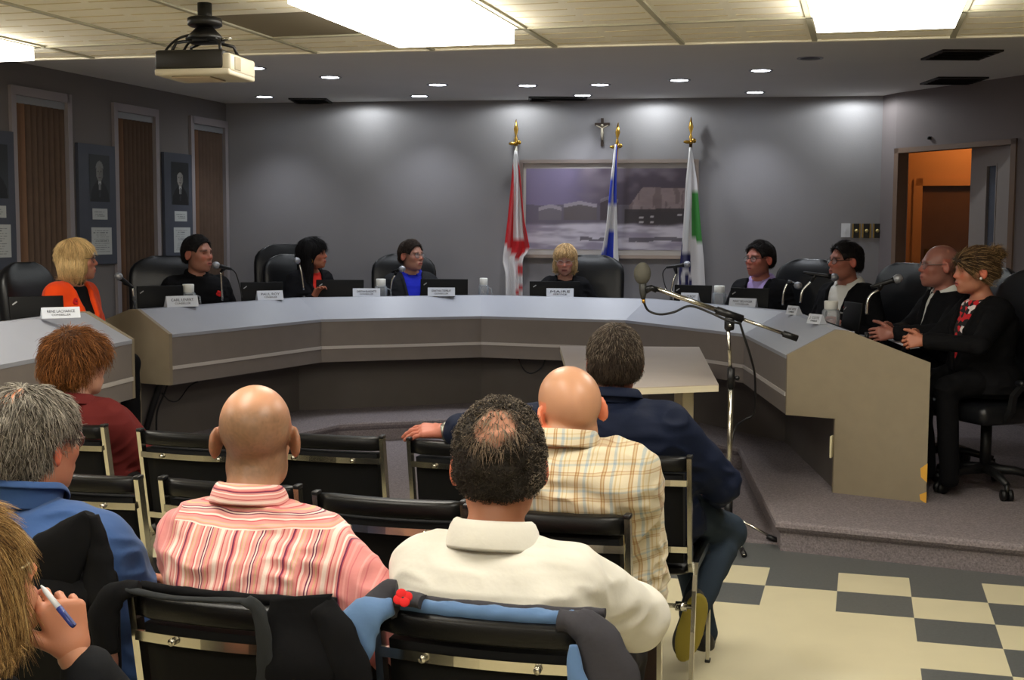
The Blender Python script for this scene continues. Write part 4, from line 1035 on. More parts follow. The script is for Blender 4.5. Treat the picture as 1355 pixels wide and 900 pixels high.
# ------------------------------------------------------------------ council armchairs
m_leather = mat('black_leather', (17, 18, 21), .34, spec=.5, noise=.1, nscale=30, bump=.1, bscale=90)
m_cplastic = mat('black_chair_plastic', (14, 14, 15), .5)
def make_exec():
    t = thing('council_armchair', '', 'chair', (0, 0, 0), 0, 'high backed black leather chairs of the council')
    f = MB(); rows = []
    zs = np.concatenate([np.linspace(.50, 1.05, 9), [1.10, 1.14, 1.17, 1.19, 1.20]])
    for i, z in enumerate(zs):
        top = max(0, (z - 1.0) / .2); w = (.250 + .035 * smooth(.5, .8, np.array(z))) * (1 - .13 * top ** 2 - .50 * top ** 5); th = .065 * (1 - .75 * top ** 3) * (1 if i else .6)
        cyy = -.25 - .12 * (z - .5) + (.02 if z < .75 else 0)
        rows.append([Vector((np.sign(math.cos(a)) * abs(math.cos(a)) ** .55 * w, cyy + np.sign(math.sin(a)) * abs(math.sin(a)) ** .8 * th + .025 * (math.cos(a)) ** 2, z)) for a in np.linspace(0, 2 * PI, 28, endpoint=False)])
    f.grid(rows, closed=True); f.f += [tuple(range(28))[::-1], tuple(range((len(zs) - 1) * 28, len(zs) * 28))]; f.mi += [0, 0]; f.sm += [False, True]
    bk = obj('backrest', f, m_leather, t)
    f = MB(); f.box((0, -.30 - .12 * .3, .82), (.30, .02, .5), bev=.008, R=Matrix.Rotation(.12, 3, 'X')); obj('back_shell', f, m_cplastic, bk)
    f = MB(); f.box((0, 0, .45), (.52, .50, .11), bev=.045, seg=4); obj('seat', f, m_leather, t)
    for sx in (-1, 1):
        f = MB(); f.bar([(sx * .25, .10, .42), (sx * .30, .11, .48), (sx * .315, .11, .56), (sx * .315, .07, .60), (sx * .315, -.16, .61), (sx * .29, -.27, .60)], .03, .03, side=(1, 0, 0)); a = obj('arm', f, m_cplastic, t)
        f = MB(); f.box((sx * .315, -.04, .625), (.06, .25, .03), bev=.012); obj('arm_pad', f, m_leather, a)
    f = MB(); f.tube([(0, 0, .10), (0, 0, .38)], .03, 14); f.box((0, 0, .385), (.2, .2, .03), bev=.006); obj('column', f, m_cplastic, t)
    for k in range(5):
        a = 2 * PI * k / 5 + .3; d = Vector((math.cos(a), math.sin(a), 0)); f = MB()
        f.tube([Vector((0, 0, .12)), d * .15 + Vector((0, 0, .115)), d * .29 + Vector((0, 0, .085))], [.03, .024, .017], 8); b = obj('base_arm', f, m_cplastic, t)
        f = MB(); n = Vector((-d.y, d.x, 0)); e = d * .29
        for s_ in (-1, 1): f.tube([e + n * (s_ * .008) + Vector((0, 0, .03)), e + n * (s_ * .028) + Vector((0, 0, .03))], .03, 14)
        f.tube([e + Vector((0, 0, .03)), e + Vector((0, 0, .085))], .012, 8); obj('caster', f, m_cplastic, b)
    return t
exec_proto = None
def exec_chair(x, y, yaw, label, arms=True):
    global exec_proto
    if exec_proto is None: exec_proto = make_exec(); c_ = exec_proto; c_.location = (x, y, PLAT + .002); c_.rotation_euler = (0, 0, -yaw); c_['label'] = label
    else: c_ = dup(exec_proto, (x, y, PLAT + .002), -yaw, label)
    if not arms:
        for q in list(c_.children_recursive):
            if q.name.startswith('arm'): bpy.data.objects.remove(q)
    return c_
_p = PY(388, 340, 10.98)
_c = exec_chair(_p.x, _p.y, 2.75, 'empty black leather chair half hidden behind the chair of the dark haired woman'); _c.scale = (1, 1, 1.06)
# ------------------------------------------------------------------ signed-distance figures
def smin(a, b, k):
    h = np.clip(.5 + .5 * (b - a) / k, 0, 1); return b * (1 - h) + a * h - k * h * (1 - h)
class Vol:
    def __init__(s, lo, hi, h):
        s.lo = np.array(lo, float); s.h = h; s.n = np.ceil((np.array(hi, float) - s.lo) / h).astype(int) + 1
        s.F = np.full(s.n, .5, np.float32)
    def blk(s, lo, hi):
        i0 = np.clip(np.floor((np.array(lo) - s.lo) / s.h).astype(int), 0, s.n); i1 = np.clip(np.ceil((np.array(hi) - s.lo) / s.h).astype(int) + 1, 0, s.n)
        if (i1 <= i0).any(): return None
        sl = tuple(slice(a, b) for a, b in zip(i0, i1))
        ax = [(s.lo[k] + s.h * np.arange(i0[k], i1[k])).astype(np.float32) for k in range(3)]
        return sl, ax[0][:, None, None], ax[1][None, :, None], ax[2][None, None, :]
    def put(s, lo, hi, fn, k, sub=False):
        pad = abs(k) + 2.5 * s.h; b = s.blk(np.array(lo) - pad, np.array(hi) + pad)
        if b is None: return
        sl, X, Y, Z = b; d = fn(X, Y, Z).astype(np.float32); f = s.F[sl]
        s.F[sl] = -smin(-f, d, max(k, 1e-5)) if sub else smin(f, d, max(k, 1e-5))
    def cap(s, a, b, ra, rb, k=.01, sub=False):
        a, b = np.array(a, float), np.array(b, float); ab = b - a; L = max(ab @ ab, 1e-12); r = max(ra, rb)
        def fn(X, Y, Z):
            x, y, z = X - a[0], Y - a[1], Z - a[2]
            t = np.clip((x * ab[0] + y * ab[1] + z * ab[2]) / L, 0, 1)
            return np.sqrt((x - t * ab[0]) ** 2 + (y - t * ab[1]) ** 2 + (z - t * ab[2]) ** 2) - (ra + (rb - ra) * t)
        s.put(np.minimum(a, b) - r, np.maximum(a, b) + r, fn, k, sub)
    def ell(s, c, r, k=.01, R=None, sub=False):
        c = np.array(c, float); r = np.array(r, float); R = np.eye(3) if R is None else np.array(R); m = r.max()
        def fn(X, Y, Z):
            x, y, z = X - c[0], Y - c[1], Z - c[2]
            q = [R[0][i] * x + R[1][i] * y + R[2][i] * z for i in range(3)]
            k0 = np.sqrt(sum((q[i] / r[i]) ** 2 for i in range(3))); k1 = np.sqrt(sum((q[i] / r[i] ** 2) ** 2 for i in range(3))) + 1e-6
            return k0 * (k0 - 1) / k1
        s.put(c - m, c + m, fn, k, sub)
    def mesh(s):
        F = s.F; ins = F < 0
        c = np.zeros(np.array(F.shape) - 1, np.int8)
        for dx in (0, 1):
            for dy in (0, 1):
                for dz in (0, 1): c += ins[dx:F.shape[0] - 1 + dx, dy:F.shape[1] - 1 + dy, dz:F.shape[2] - 1 + dz]
        act = np.argwhere((c > 0) & (c < 8)); n = len(act)
        idx = np.full(c.shape, -1, np.int32); idx[act[:, 0], act[:, 1], act[:, 2]] = np.arange(n)
        co = [(0, 0, 0), (1, 0, 0), (0, 1, 0), (1, 1, 0), (0, 0, 1), (1, 0, 1), (0, 1, 1), (1, 1, 1)]
        V = [F[act[:, 0] + d[0], act[:, 1] + d[1], act[:, 2] + d[2]] for d in co]
        P = np.zeros((n, 3)); cnt = np.zeros(n)
        for a in range(8):
            for b in range(a + 1, 8):
                df = [abs(co[a][i] - co[b][i]) for i in range(3)]
                if sum(df) != 1: continue
                m = (V[a] < 0) != (V[b] < 0); t = np.where(m, V[a] / np.where(m, V[a] - V[b], 1), 0)
                for i in range(3): P[:, i] += np.where(m, co[a][i] + t * (co[b][i] - co[a][i]), 0)
                cnt += m
        P = P / cnt[:, None]; P = s.lo + (act + P) * s.h
        faces = []
        for ax in range(3):
            o1, o2 = [(1, 2), (2, 0), (0, 1)][ax]
            A = np.take(ins, range(0, F.shape[ax] - 1), ax); B = np.take(ins, range(1, F.shape[ax]), ax)
            e = np.argwhere(A != B); e = e[(e[:, o1] > 0) & (e[:, o2] > 0) & (e[:, o1] < F.shape[o1] - 1) & (e[:, o2] < F.shape[o2] - 1)]
            def cell(d1, d2): q = e.copy(); q[:, o1] -= d1; q[:, o2] -= d2; return idx[q[:, 0], q[:, 1], q[:, 2]]
            q = np.stack([cell(1, 1), cell(0, 1), cell(0, 0), cell(1, 0)], 1)
            up = A[e[:, 0], e[:, 1], e[:, 2]]; q[~up] = q[~up][:, ::-1]
            q = q[(q >= 0).all(1)]; faces.append(q)
        return P, np.concatenate(faces)

def np_obj(name, P, Fc, m, parent, col=None, mat_idx=None, label=None):
    me = bpy.data.meshes.new(name); n = len(P); k = Fc.shape[1]
    me.vertices.add(n); me.vertices.foreach_set('co', np.asarray(P, np.float32).ravel())
    me.loops.add(len(Fc) * k); me.loops.foreach_set('vertex_index', Fc.astype(np.int32).ravel())
    me.polygons.add(len(Fc)); me.polygons.foreach_set('loop_start', np.arange(0, len(Fc) * k, k, dtype=np.int32))
    me.polygons.foreach_set('use_smooth', np.ones(len(Fc), bool))
    for mm in (m if isinstance(m, (list, tuple)) else [m]): me.materials.append(mm)
    if mat_idx is not None: me.polygons.foreach_set('material_index', mat_idx.astype(np.int32))
    if col is not None:
        a = me.color_attributes.new('Col', 'FLOAT_COLOR', 'POINT'); c = np.ones((n, 4), np.float32); c[:, :3] = col; a.data.foreach_set('color', c.ravel())
    me.update(calc_edges=True); me.validate()
    o = bpy.data.objects.new(name, me); COL.objects.link(o); o.parent = parent
    if label: o['label'] = label
    return o
def vnormals(P, Fc):
    n = np.zeros_like(P); a = np.cross(P[Fc[:, 2]] - P[Fc[:, 0]], P[Fc[:, 3 if Fc.shape[1] > 3 else 1]] - P[Fc[:, 1]] if Fc.shape[1] > 3 else P[Fc[:, 1]] - P[Fc[:, 0]])
    for i in range(Fc.shape[1]): np.add.at(n, Fc[:, i], a)
    return n / (np.linalg.norm(n, axis=1, keepdims=True) + 1e-12)

class Fr:      # head frame
    def __init__(s, c, R, k): s.c = np.array(c, float); s.R = np.array(R, float); s.k = k
    def p(s, x, y, z): return s.c + s.R @ (np.array([x, y, z], float) * s.k)
    def inv(s, P): return ((P - s.c) @ s.R) / s.k
    def ell(s, V, c, r, k=.01, sub=False, R=None): V.ell(s.p(*c), np.array(r) * s.k, k * s.k, s.R if R is None else s.R @ R, sub)
    def cap(s, V, a, b, ra, rb, k=.01, sub=False): V.cap(s.p(*a), s.p(*b), ra * s.k, rb * s.k, k * s.k, sub)
def rotx(a): c, s = math.cos(a), math.sin(a); return np.array([[1, 0, 0], [0, c, -s], [0, s, c]])
def roty(a): c, s = math.cos(a), math.sin(a); return np.array([[c, 0, s], [0, 1, 0], [-s, 0, c]])
def rotz(a): c, s = math.cos(a), math.sin(a); return np.array([[c, -s, 0], [s, c, 0], [0, 0, 1]])

def head_sdf(V, H, fem=False, jaw=1.0, nose=1.0):
    H.ell(V, (0, -.018, .035), (.076, .098, .085), .02)
    H.ell(V, (0, .030, -.028), (.060, .062, .082), .03)
    H.ell(V, (0, .034, -.078), (.047 * jaw, .048, .034), .03)
    for s in (-1, 1):
        H.ell(V, (s * .040 * jaw, .005, -.062), (.022, .034, .030), .03)
        H.ell(V, (s * .043, .056, -.018), (.020, .020, .018), .03)
    H.ell(V, (0, .076, -.098), (.017 * jaw, .013, .013), .025)
    H.cap(V, (-.034, .074, .026), (.034, .074, .026), .010, .010, .022 if not fem else .03)
    for s in (-1, 1): H.ell(V, (s * .033, .098, .006), (.019, .019, .014), .012, sub=True)
    H.cap(V, (0, .082, .016), (0, .103 * nose ** .3, -.020), .0075, .0115 * nose, .014)
    for s in (-1, 1): H.ell(V, (s * .0125, .092, -.025), (.0085, .010, .0075), .008)
    H.ell(V, (0, .087, -.060), (.026, .012, .016), .02)
    H.ell(V, (0, .094, -.0555), (.021, .0085, .0055), .006); H.ell(V, (0, .092, -.067), (.018, .0085, .0065), .006)
    H.ell(V, (0, .103, -.061), (.022, .010, .0018), .004, sub=True)
    for s in (-1, 1):
        R = rotz(s * .55) @ rotx(-.12)
        H.ell(V, (s * .084, -.016, -.004), (.0085, .021, .035), .007, R=R)
        H.ell(V, (s * .091, -.010, .002), (.006, .011, .020), .006, sub=True, R=R)
def head_color(q, skin, lips, brow, browc, stub, stubc):
    x, y, z = q[:, 0], q[:, 1], q[:, 2]; ax = abs(x); n = len(q)
    c = np.tile(np.array(lin(skin)) * np.array([.70, .72, .76]), (n, 1))
    red = np.array(lin((min(255, skin[0] + 8), skin[1] * .78, skin[2] * .74)))
    def mix(c, d, w): w = np.clip(w, 0, 1)[:, None]; return c * (1 - w) + np.asarray(d) * w
    c = mix(c, red, .5 * np.exp(-(((ax - .04) / .02) ** 2 + ((z + .02) / .02) ** 2)) * (y > .03))
    c = mix(c, red, .55 * np.exp(-((x / .016) ** 2 + ((z + .018) / .016) ** 2)) * (y > .08))
    c = mix(c, red, .7 * ((ax > .074) & (abs(z) < .045) & (y < .03)))
    if stub: # shaved hair shadow on the scalp sides and back
        w = smooth(.075, .02, z + .35 * (y + .02)) * smooth(.04, -.02, y) * smooth(-.10, -.06, z); c = mix(c, np.array(lin(stubc)), stub * w * (.8 + .4 * vnoise(x * 300, y * 300, z * 300)))
    if brow: c = mix(c, np.array(lin(browc)), brow * np.exp(-((z - .027 + .15 * (ax - .03)) / .006) ** 4) * ((ax > .012) & (ax < .054)) * (y > .04))
    lw = np.exp(-(((z + .061) / .0105) ** 4)) * (ax < .023) * (y > .075); c = mix(c, np.array(lin(lips)), .8 * lw)
    c = mix(c, np.array(lin((58, 22, 18))), .85 * np.exp(-((z + .061) / .003) ** 2) * (ax < .02) * (y > .07))
    c = mix(c, np.array(lin((skin[0] * .6, skin[1] * .45, skin[2] * .4))), .55 * np.exp(-(((ax - .033) / .022) ** 2 + ((z - .008) / .011) ** 2)) * (y > .05))
    return c

def ik(S, W, L1, L2, pole):
    S, W, pole = map(lambda v: np.array(v, float), (S, W, pole)); d = W - S; D = np.linalg.norm(d)
    if D > (L1 + L2) * .995: W = S + d / D * (L1 + L2) * .995; d = W - S; D = np.linalg.norm(d)
    u = d / D; a = (L1 ** 2 - L2 ** 2 + D ** 2) / (2 * D); h = math.sqrt(max(L1 ** 2 - a ** 2, 1e-6))
    p = pole - u * (pole @ u); p /= np.linalg.norm(p) + 1e-9; return S + u * a + p * h, W

def hand_mesh(W, f, thumb, side, curl=.5, spread=1.0, scale=1.0, h=.0032, curls=None, tcurl=.4, forearm=None):
    """five-fingered hand: W wrist, f finger direction, thumb = rough thumb side, side 'L'/'R'"""
    W = np.array(W, float); f = np.array(f, float); f /= np.linalg.norm(f); t = np.array(thumb, float); t -= f * (t @ f); t /= np.linalg.norm(t)
    n = np.cross(f, t) * (1 if side == 'L' else -1); k = scale
    V = Vol(W - .21 * k, W + .21 * k, h)
    if forearm is not None: V.cap(forearm, W, .034 * k, .026 * k, .01)
    V.cap(W - f * .02 * k, W + f * .02 * k, .024 * k, .024 * k, .01)
    cs = curls or [curl] * 4; n0 = n.copy()
    for i, (off, L, r) in enumerate(((.031, .072, .0088), (.0105, .080, .0090), (-.0105, .074, .0086), (-.030, .058, .0078))):
        base = W + f * (.092 - .006 * abs(i - 1)) * k + t * off * k
        V.cap(W + f * .02 * k + t * off * .55 * k, base, .0155 * k, .0125 * k, .014 * k)
        d = f + t * (off * 2.2 * spread); d /= np.linalg.norm(d); p = base; nl = n0 - d * (n0 @ d); nl /= np.linalg.norm(nl)
        for j, (fr, rr) in enumerate(((.46, 1.0), (.30, .93), (.24, .84))):
            ang = cs[i] * (1.0, 1.15, .8)[j]; c_, s_ = math.cos(ang), math.sin(ang)
            d, nl = d * c_ + nl * s_, nl * c_ - d * s_
            e = p + d * L * fr * k; V.cap(p, e, r * rr * k, r * (rr - .07) * k, .0035 * k); p = e
    b = W + f * .024 * k + t * .022 * k; d = f * .62 + t * .72 + n * .30; d /= np.linalg.norm(d); p = b
    for j, (L, r) in enumerate(((.044, .0150), (.034, .0108), (.028, .0092))):
        e = p + d * L * k; V.cap(p, e, r * k, r * .86 * k, .007 * k); p = e; d = d + f * .35 * tcurl * 1.6 - t * .35 * tcurl + n * .22 * tcurl; d /= np.linalg.norm(d)
    return V.mesh()

MALE = [(-.04, .150, .105, 0), (.0, .178, .130, 0), (.1, .182, .135, 0), (.3, .168, .120, 0), (.5, .172, .122, 0), (.68, .182, .124, 0), (.80, .182, .112, 0), (.89, .160, .092, 0), (.96, .105, .072, 0), (1.02, .066, .060, 0)]
FEM = [(-.04, .150, .105, 0), (.0, .180, .130, 0), (.1, .182, .130, 0), (.3, .145, .108, 0), (.5, .148, .112, .008), (.66, .160, .128, .014), (.80, .158, .104, 0), (.89, .138, .084, 0), (.96, .092, .066, 0), (1.02, .056, .054, 0)]
class Torso:
    def __init__(s, hx, hy, hz, zs, fem, g, belly, hs, hunch=.03, nk=.128):
        s.z0, s.z1 = zs, hz - nk * hs; T = FEM if fem else MALE
        s.t = np.array([q[0] for q in T]); s.a = np.array([q[1] for q in T]) * g; s.b = np.array([q[2] for q in T]) * (1 + (g - 1) * 1.2)
        s.a[-1] = T[-1][1]; s.b[-1] = T[-1][2]
        bel = np.exp(-((s.t - .28) / .2) ** 2) * belly
        s.cx = hx * .92 * np.clip(s.t, 0, 1) ** 1.3
        s.cy = .0 + (hy - .045) * np.clip(s.t, 0, 1) ** 1.1 - hunch * np.exp(-((s.t - .72) / .25) ** 2) + bel + np.array([q[3] for q in T])
        s.b = s.b + bel * .9; s.a = s.a + bel * .35
    def at(s, t): return np.array([np.interp(t, s.t, s.cx), np.interp(t, s.t, s.cy), s.z0 + t * (s.z1 - s.z0)])
    def ab(s, t): return float(np.interp(t, s.t, s.a)), float(np.interp(t, s.t, s.b))
    def put(s, V, off=0.0, k=.03, t0=-.04, t1=1.02, wr=None, n=2.35):
        zl, zh = s.z0 + t0 * (s.z1 - s.z0) - off, s.z0 + t1 * (s.z1 - s.z0); am, bm = s.a.max() + off, s.b.max() + off
        def fn(X, Y, Z):
            t = (Z - s.z0) / (s.z1 - s.z0); tc = np.clip(t, t0, t1)
            a, b = np.interp(tc, s.t, s.a) + off, np.interp(tc, s.t, s.b) + off; cx, cy = np.interp(tc, s.t, s.cx), np.interp(tc, s.t, s.cy)
            q = (np.abs((X - cx) / a) ** n + np.abs((Y - cy) / b) ** n) ** (1 / n)
            d = (q - 1) * np.minimum(a, b); dz = np.maximum(zl - Z, Z - zh) + 0 * d
            return -smin(-d, -dz, .03)
        lo = np.array([s.cx.min() - am, s.cy.min() - bm, zl]); hi = np.array([s.cx.max() + am, s.cy.max() + bm, zh])
        V.put(lo, hi, fn, k)
def wrinkle(V, amp, f=(14, 14, 22), seed=0.0, thr=.03, zf=None):
    """cloth creases: push the surface by ridged noise"""
    m = np.argwhere(np.abs(V.F) < thr)
    P = V.lo + m * V.h; x, y, z = P[:, 0], P[:, 1], P[:, 2]
    w1 = vnoise(x * 6 + seed, y * 6, z * 6); 
    n = 1 - np.abs(2 * vnoise(x * f[0] + 2.0 * w1 + seed, y * f[1] + seed * 2, z * f[2] + 3 * w1) - 1) * 1.6
    n2 = vnoise(x * 4 + seed, y * 4, z * 5)
    d = amp * (n * .7 + n2 * .9 - .55)
    if zf is not None: d = d * zf(x, y, z)
    V.F[m[:, 0], m[:, 1], m[:, 2]] -= d.astype(np.float32)

m_skin = mat('skin', (200, 150, 120), .48, spec=.4, attr=True, sss=.06)
m_skinshine = mat('bald_skin', (200, 150, 120), .38, spec=.4, attr=True, sss=.06)
m_eyew = mat('eye_white', (206, 200, 196), .25); m_iris = mat('dark_iris', (30, 22, 18), .2)
m_lens = clear_mat('glasses_lens', (200, 205, 210), .0, .03, .3)
m_hair = mat('hair', (60, 50, 40), .62, attr=True, spec=.25)
m_fabric_cache = {}

def strands(P, Fc, H, style, rng, n, L, lift, col, var, width=.0011, crown=(0, -.06, .11), wave=.0, keep=None, down=.35, jit=.25):
    """thin tapered hair strands over the hair mesh; returns vertices, quads, colours"""
    N = vnormals(P, Fc); ctr = P[Fc].mean(1); ar = np.linalg.norm(np.cross(P[Fc[:, 2]] - P[Fc[:, 0]], P[Fc[:, 3]] - P[Fc[:, 1]]), axis=1)
    q = H.inv(ctr); out = q / np.linalg.norm(q, axis=1, keepdims=True)
    ok = ((H.R.T @ N[Fc].mean(1).T).T * (q - np.array([0, -.01, .0]))).sum(1) > 0
    if keep is not None: ok &= keep(q)
    ids = np.flatnonzero(ok)
    if len(ids) == 0: return np.zeros((0, 3)), np.zeros((0, 4), int), np.zeros((0, 3))
    pick = rng.choice(ids, n, p=ar[ids] / ar[ids].sum())
    w = rng.dirichlet((1, 1, 1, 1), n); p = (P[Fc[pick]] * w[:, :, None]).sum(1); nn = (N[Fc[pick]] * w[:, :, None]).sum(1); nn /= np.linalg.norm(nn, axis=1, keepdims=True)
    pl = H.inv(p); cr = np.array(crown)
    fl = pl - cr; fl[:, 2] -= down * np.linalg.norm(fl, axis=1)
    if style == 'back': fl = np.tile(np.array([0, -1, .05]), (n, 1)) + (pl - cr) * 4
    if style == 'side': fl = np.stack([pl[:, 0] * 0 + 1.0, -.2 + 0 * pl[:, 0], -2.5 * np.abs(pl[:, 0]) / .08], 1)
    if style == 'down': fl = np.stack([pl[:, 0] * .6, pl[:, 1] * .3, -.1 - 0 * pl[:, 0]], 1) * smooth(.12, .08, pl[:, 2])[:, None] + (pl - cr) * smooth(.06, .11, pl[:, 2])[:, None]
    fl = fl @ H.R.T
    if style == 'curl': fl = rng.normal(size=(n, 3))
    fl += rng.normal(size=(n, 3)) * jit * np.linalg.norm(fl, axis=1, keepdims=True)
    fl -= nn * (fl * nn).sum(1, keepdims=True); fl /= np.linalg.norm(fl, axis=1, keepdims=True) + 1e-9
    sd = np.cross(nn, fl); S = 5; V = []; C = []; ll = L * rng.uniform(.6, 1.25, n); ph = rng.uniform(0, 6.28, n); lf = lift * rng.uniform(.3, 1.6, n)
    cb = np.array(lin(col))[None] * (1 + var * rng.normal(size=(n, 1))).clip(.35, 2.2)
    for k in range(S):
        s = k / (S - 1)
        if style == 'curl':
            a = ph + s * 4.2; pt = p + nn * (lf * math.sin(s * 2.4))[:, None] + (fl * np.sin(a)[:, None] + sd * np.cos(a)[:, None]) * (ll * .3 * s)[:, None] - 0
        else:
            pt = p + fl * (ll * s)[:, None] + nn * (lf * (s * (1.5 - s)))[:, None] + sd * (wave * np.sin(ph + s * 5))[:, None]
            pt = pt - np.array([0, 0, 1]) * (ll * s * s * .12)[:, None]
        wd = width * (1 - .8 * s)
        V += [pt + sd * wd, pt - sd * wd, pt + nn * wd * 1.2]; C += [cb * (1 + .25 * s)] * 3
    V = np.stack(V, 1).reshape(-1, 3); C = np.stack(C, 1).reshape(-1, 3); b = np.arange(n) * S * 3; Q = []
    for k in range(S - 1):
        for a, c in ((0, 2), (2, 1), (1, 0)): Q.append(np.stack([b + 3 * k + a, b + 3 * k + c, b + 3 * k + 3 + c, b + 3 * k + 3 + a], 1))
    return V, np.concatenate(Q), C

def hair_mesh(H, style, thick, h=.0055, noise=(0, 60), extra=None):
    lo = H.c - .26 * H.k - (.12 if style == 'long' else 0); hi = H.c + .24 * H.k
    V = Vol(lo, hi, h); t = thick
    H.ell(V, (0, -.018, .037), (.078 + t, .100 + t, .087 + t), .01)
    if style in ('short', 'curly', 'puffy', 'thin', 'swept'):
        H.ell(V, (0, -.05, -.01), (.074 + t, .060 + t, .06), .03)
    if style == 'bob':
        for s in (-1, 1): H.ell(V, (s * (.050 + t * .5), -.005, -.045), (.036 + t * .3, .062, .070), .03)
        H.ell(V, (0, -.05, -.03), (.08 + t, .062 + t, .085), .03)
    if style == 'long':
        for s in (-1, 1): H.cap(V, (s * .055, -.02, -.0), (s * .085, -.02, -.24), .042, .030, .03)
        H.cap(V, (0, -.07, 0), (0, -.08, -.24), .07, .06, .04)
    if style == 'bun':
        H.ell(V, (0, -.05, -.0), (.074 + t, .060 + t, .06), .03)
        H.ell(V, (0, -.115, .085), (.040, .040, .042), .012)
        H.cap(V, (-.055, .062, .065), (.055, .062, .065), .026, .026, .02); H.cap(V, (-.07, .05, .05), (-.072, .045, .0), .016, .010, .02); H.cap(V, (.07, .05, .05), (.072, .045, .0), .016, .010, .02)
    if extra: extra(V, H)
    if noise[0]:
        m = np.argwhere(np.abs(V.F) < .03); Pn = H.inv(V.lo + m * V.h); f = noise[1]
        V.F[m[:, 0], m[:, 1], m[:, 2]] -= (noise[0] * (vnoise(Pn[:, 0] * f, Pn[:, 1] * f, Pn[:, 2] * f * (noise[2] if len(noise) > 2 else 1)) - .35)).astype(np.float32)
    def cut(fn):
        b = V.blk(V.lo, V.lo + (V.n - 1) * V.h); sl, X, Y, Z = b
        q = [sum(H.R[i][j] * ((X, Y, Z)[i] - H.c[i]) for i in range(3)) / H.k for j in range(3)]
        d = fn(*q); V.F = -smin(-V.F, d * H.k, .006).astype(np.float32)   # remove where d<0
    if style in ('short', 'curly', 'thin', 'swept', 'puffy'):
        H.ell(V, (0, .092, -.020), (.095, .075, .108 if style != 'puffy' else .086), .01, sub=True)
        for s in (-1, 1): H.ell(V, (s * .086, .012, -.014), (.030, .050, .042), .008, sub=True)
        cut(lambda x, y, z: z + .062 - .55 * np.clip(y + .085, 0, .2))
    if style == 'bun':
        H.ell(V, (0, .098, -.045), (.066, .075, .085), .01, sub=True)
        for s in (-1, 1): H.ell(V, (s * .090, .006, -.018), (.028, .040, .036), .008, sub=True)
        cut(lambda x, y, z: z + .075 - .35 * np.clip(y + .085, 0, .2))
    if style == 'bob':
        H.ell(V, (0, .104, -.050), (.060, .082, .100), .01, sub=True); cut(lambda x, y, z: z + .098 - .10 * y)
    if style == 'long': H.ell(V, (0, .105, -.055), (.066, .098, .105), .01, sub=True)
    return V.mesh()

def glasses(H, parent, frame=(40, 36, 34), rad=.0016, w=.025, hgt=.019, lens=True):
    fm = mat('glasses_frame_%d_%d_%d' % frame, frame, .3, metal=.3)
    mb = MB(); y = .094
    for s in (-1, 1):
        mb.tube([H.p(s * .033 + w * math.cos(a), y - .006 * abs(math.cos(a)) * (1 if math.cos(a) * s > 0 else 0), .004 + hgt * math.sin(a)) for a in np.linspace(0, 2 * PI, 20, endpoint=False)], rad * H.k, 6, closed=True)
        mb.tube([H.p(s * .059, y - .004, .010), H.p(s * .070, y - .02, .011), H.p(s * .079, .03, .012), H.p(s * .082, -.006, .014), H.p(s * .081, -.022, .002)], rad * 1.15 * H.k, 6)
    mb.tube([H.p(-.009, y + .002, .008), H.p(0, y + .006, .011), H.p(.009, y + .002, .008)], rad * H.k, 6)
    g = obj('glasses', mb, fm, parent)
    if lens:
        for s in (-1, 1):
            m = MB(); m.add([H.p(s * .033 + w * .96 * math.cos(a), y, .004 + hgt * .96 * math.sin(a)) for a in np.linspace(0, 2 * PI, 20, endpoint=False)] + [H.p(s * .033 + w * .96 * math.cos(a), y - .0015, .004 + hgt * .96 * math.sin(a)) for a in np.linspace(0, 2 * PI, 20, endpoint=False)],
                         [tuple(range(20)), tuple(range(20, 40))[::-1]] + [(i, (i + 1) % 20, 20 + (i + 1) % 20, 20 + i) for i in range(20)]); obj('lens', m, m_lens, g)
    return g

def collar(parent, name, m, c, R, rx, ry, stand, fold, spread, gap=.5, flare=.012, th=.004):
    """shirt collar: stand plus folded leaf round the neck, open at the front by gap radians"""
    mb = MB(); c = np.array(c); A = np.linspace(-PI + gap, PI - gap, 40)
    prof = [(0, 0), (-.002, stand * .6), (.000, stand), (.006, stand + .004), (.012 + flare * .3, stand - .006), (.012 + flare, stand - fold)]
    rows = []
    for dx, dz in prof:
        row = []
        for a in A:
            fr = max(0, math.cos(PI - abs(a)) ) if abs(a) > PI / 2 else 0
            ex = spread * fr ** 2 * (1 if dz < stand - .01 and dx > .01 else 0)
            row.append(c + R @ np.array([math.sin(a) * (rx + dx), -math.cos(a) * (ry + dx), dz - .028 * fr - ex]))
        rows.append(row)
    mb.grid(rows); o = obj(name, mb, m, parent, normals=False)
    s = o.modifiers.new('thickness', 'SOLIDIFY'); s.thickness = th; s.offset = 0
    u = o.modifiers.new('smooth', 'SUBSURF'); u.levels = 1; u.render_levels = 1
    return o

def poppy(parent, c, n, r=.022):
    c = Vector(c); n = Vector(n).normalized(); R = n.to_track_quat('Z', 'Y').to_matrix(); mb = MB()
    mp = mat('red_poppy_felt', (196, 18, 20), .85)
    for k in range(4):
        a = PI / 2 * k + .3; mb.ball(c + R @ Vector((math.cos(a) * r * .5, math.sin(a) * r * .5, .002 + .001 * (k % 2))), (r * .62, r * .62, r * .16), 12, 6, R)
    o = obj('poppy', mb, mp, parent, label='red felt poppy')
    mb = MB(); mb.ball(c + n * (r * .16), (r * .24, r * .24, r * .14), 10, 6, R); obj('poppy_centre', mb, m_black, o)
    return o
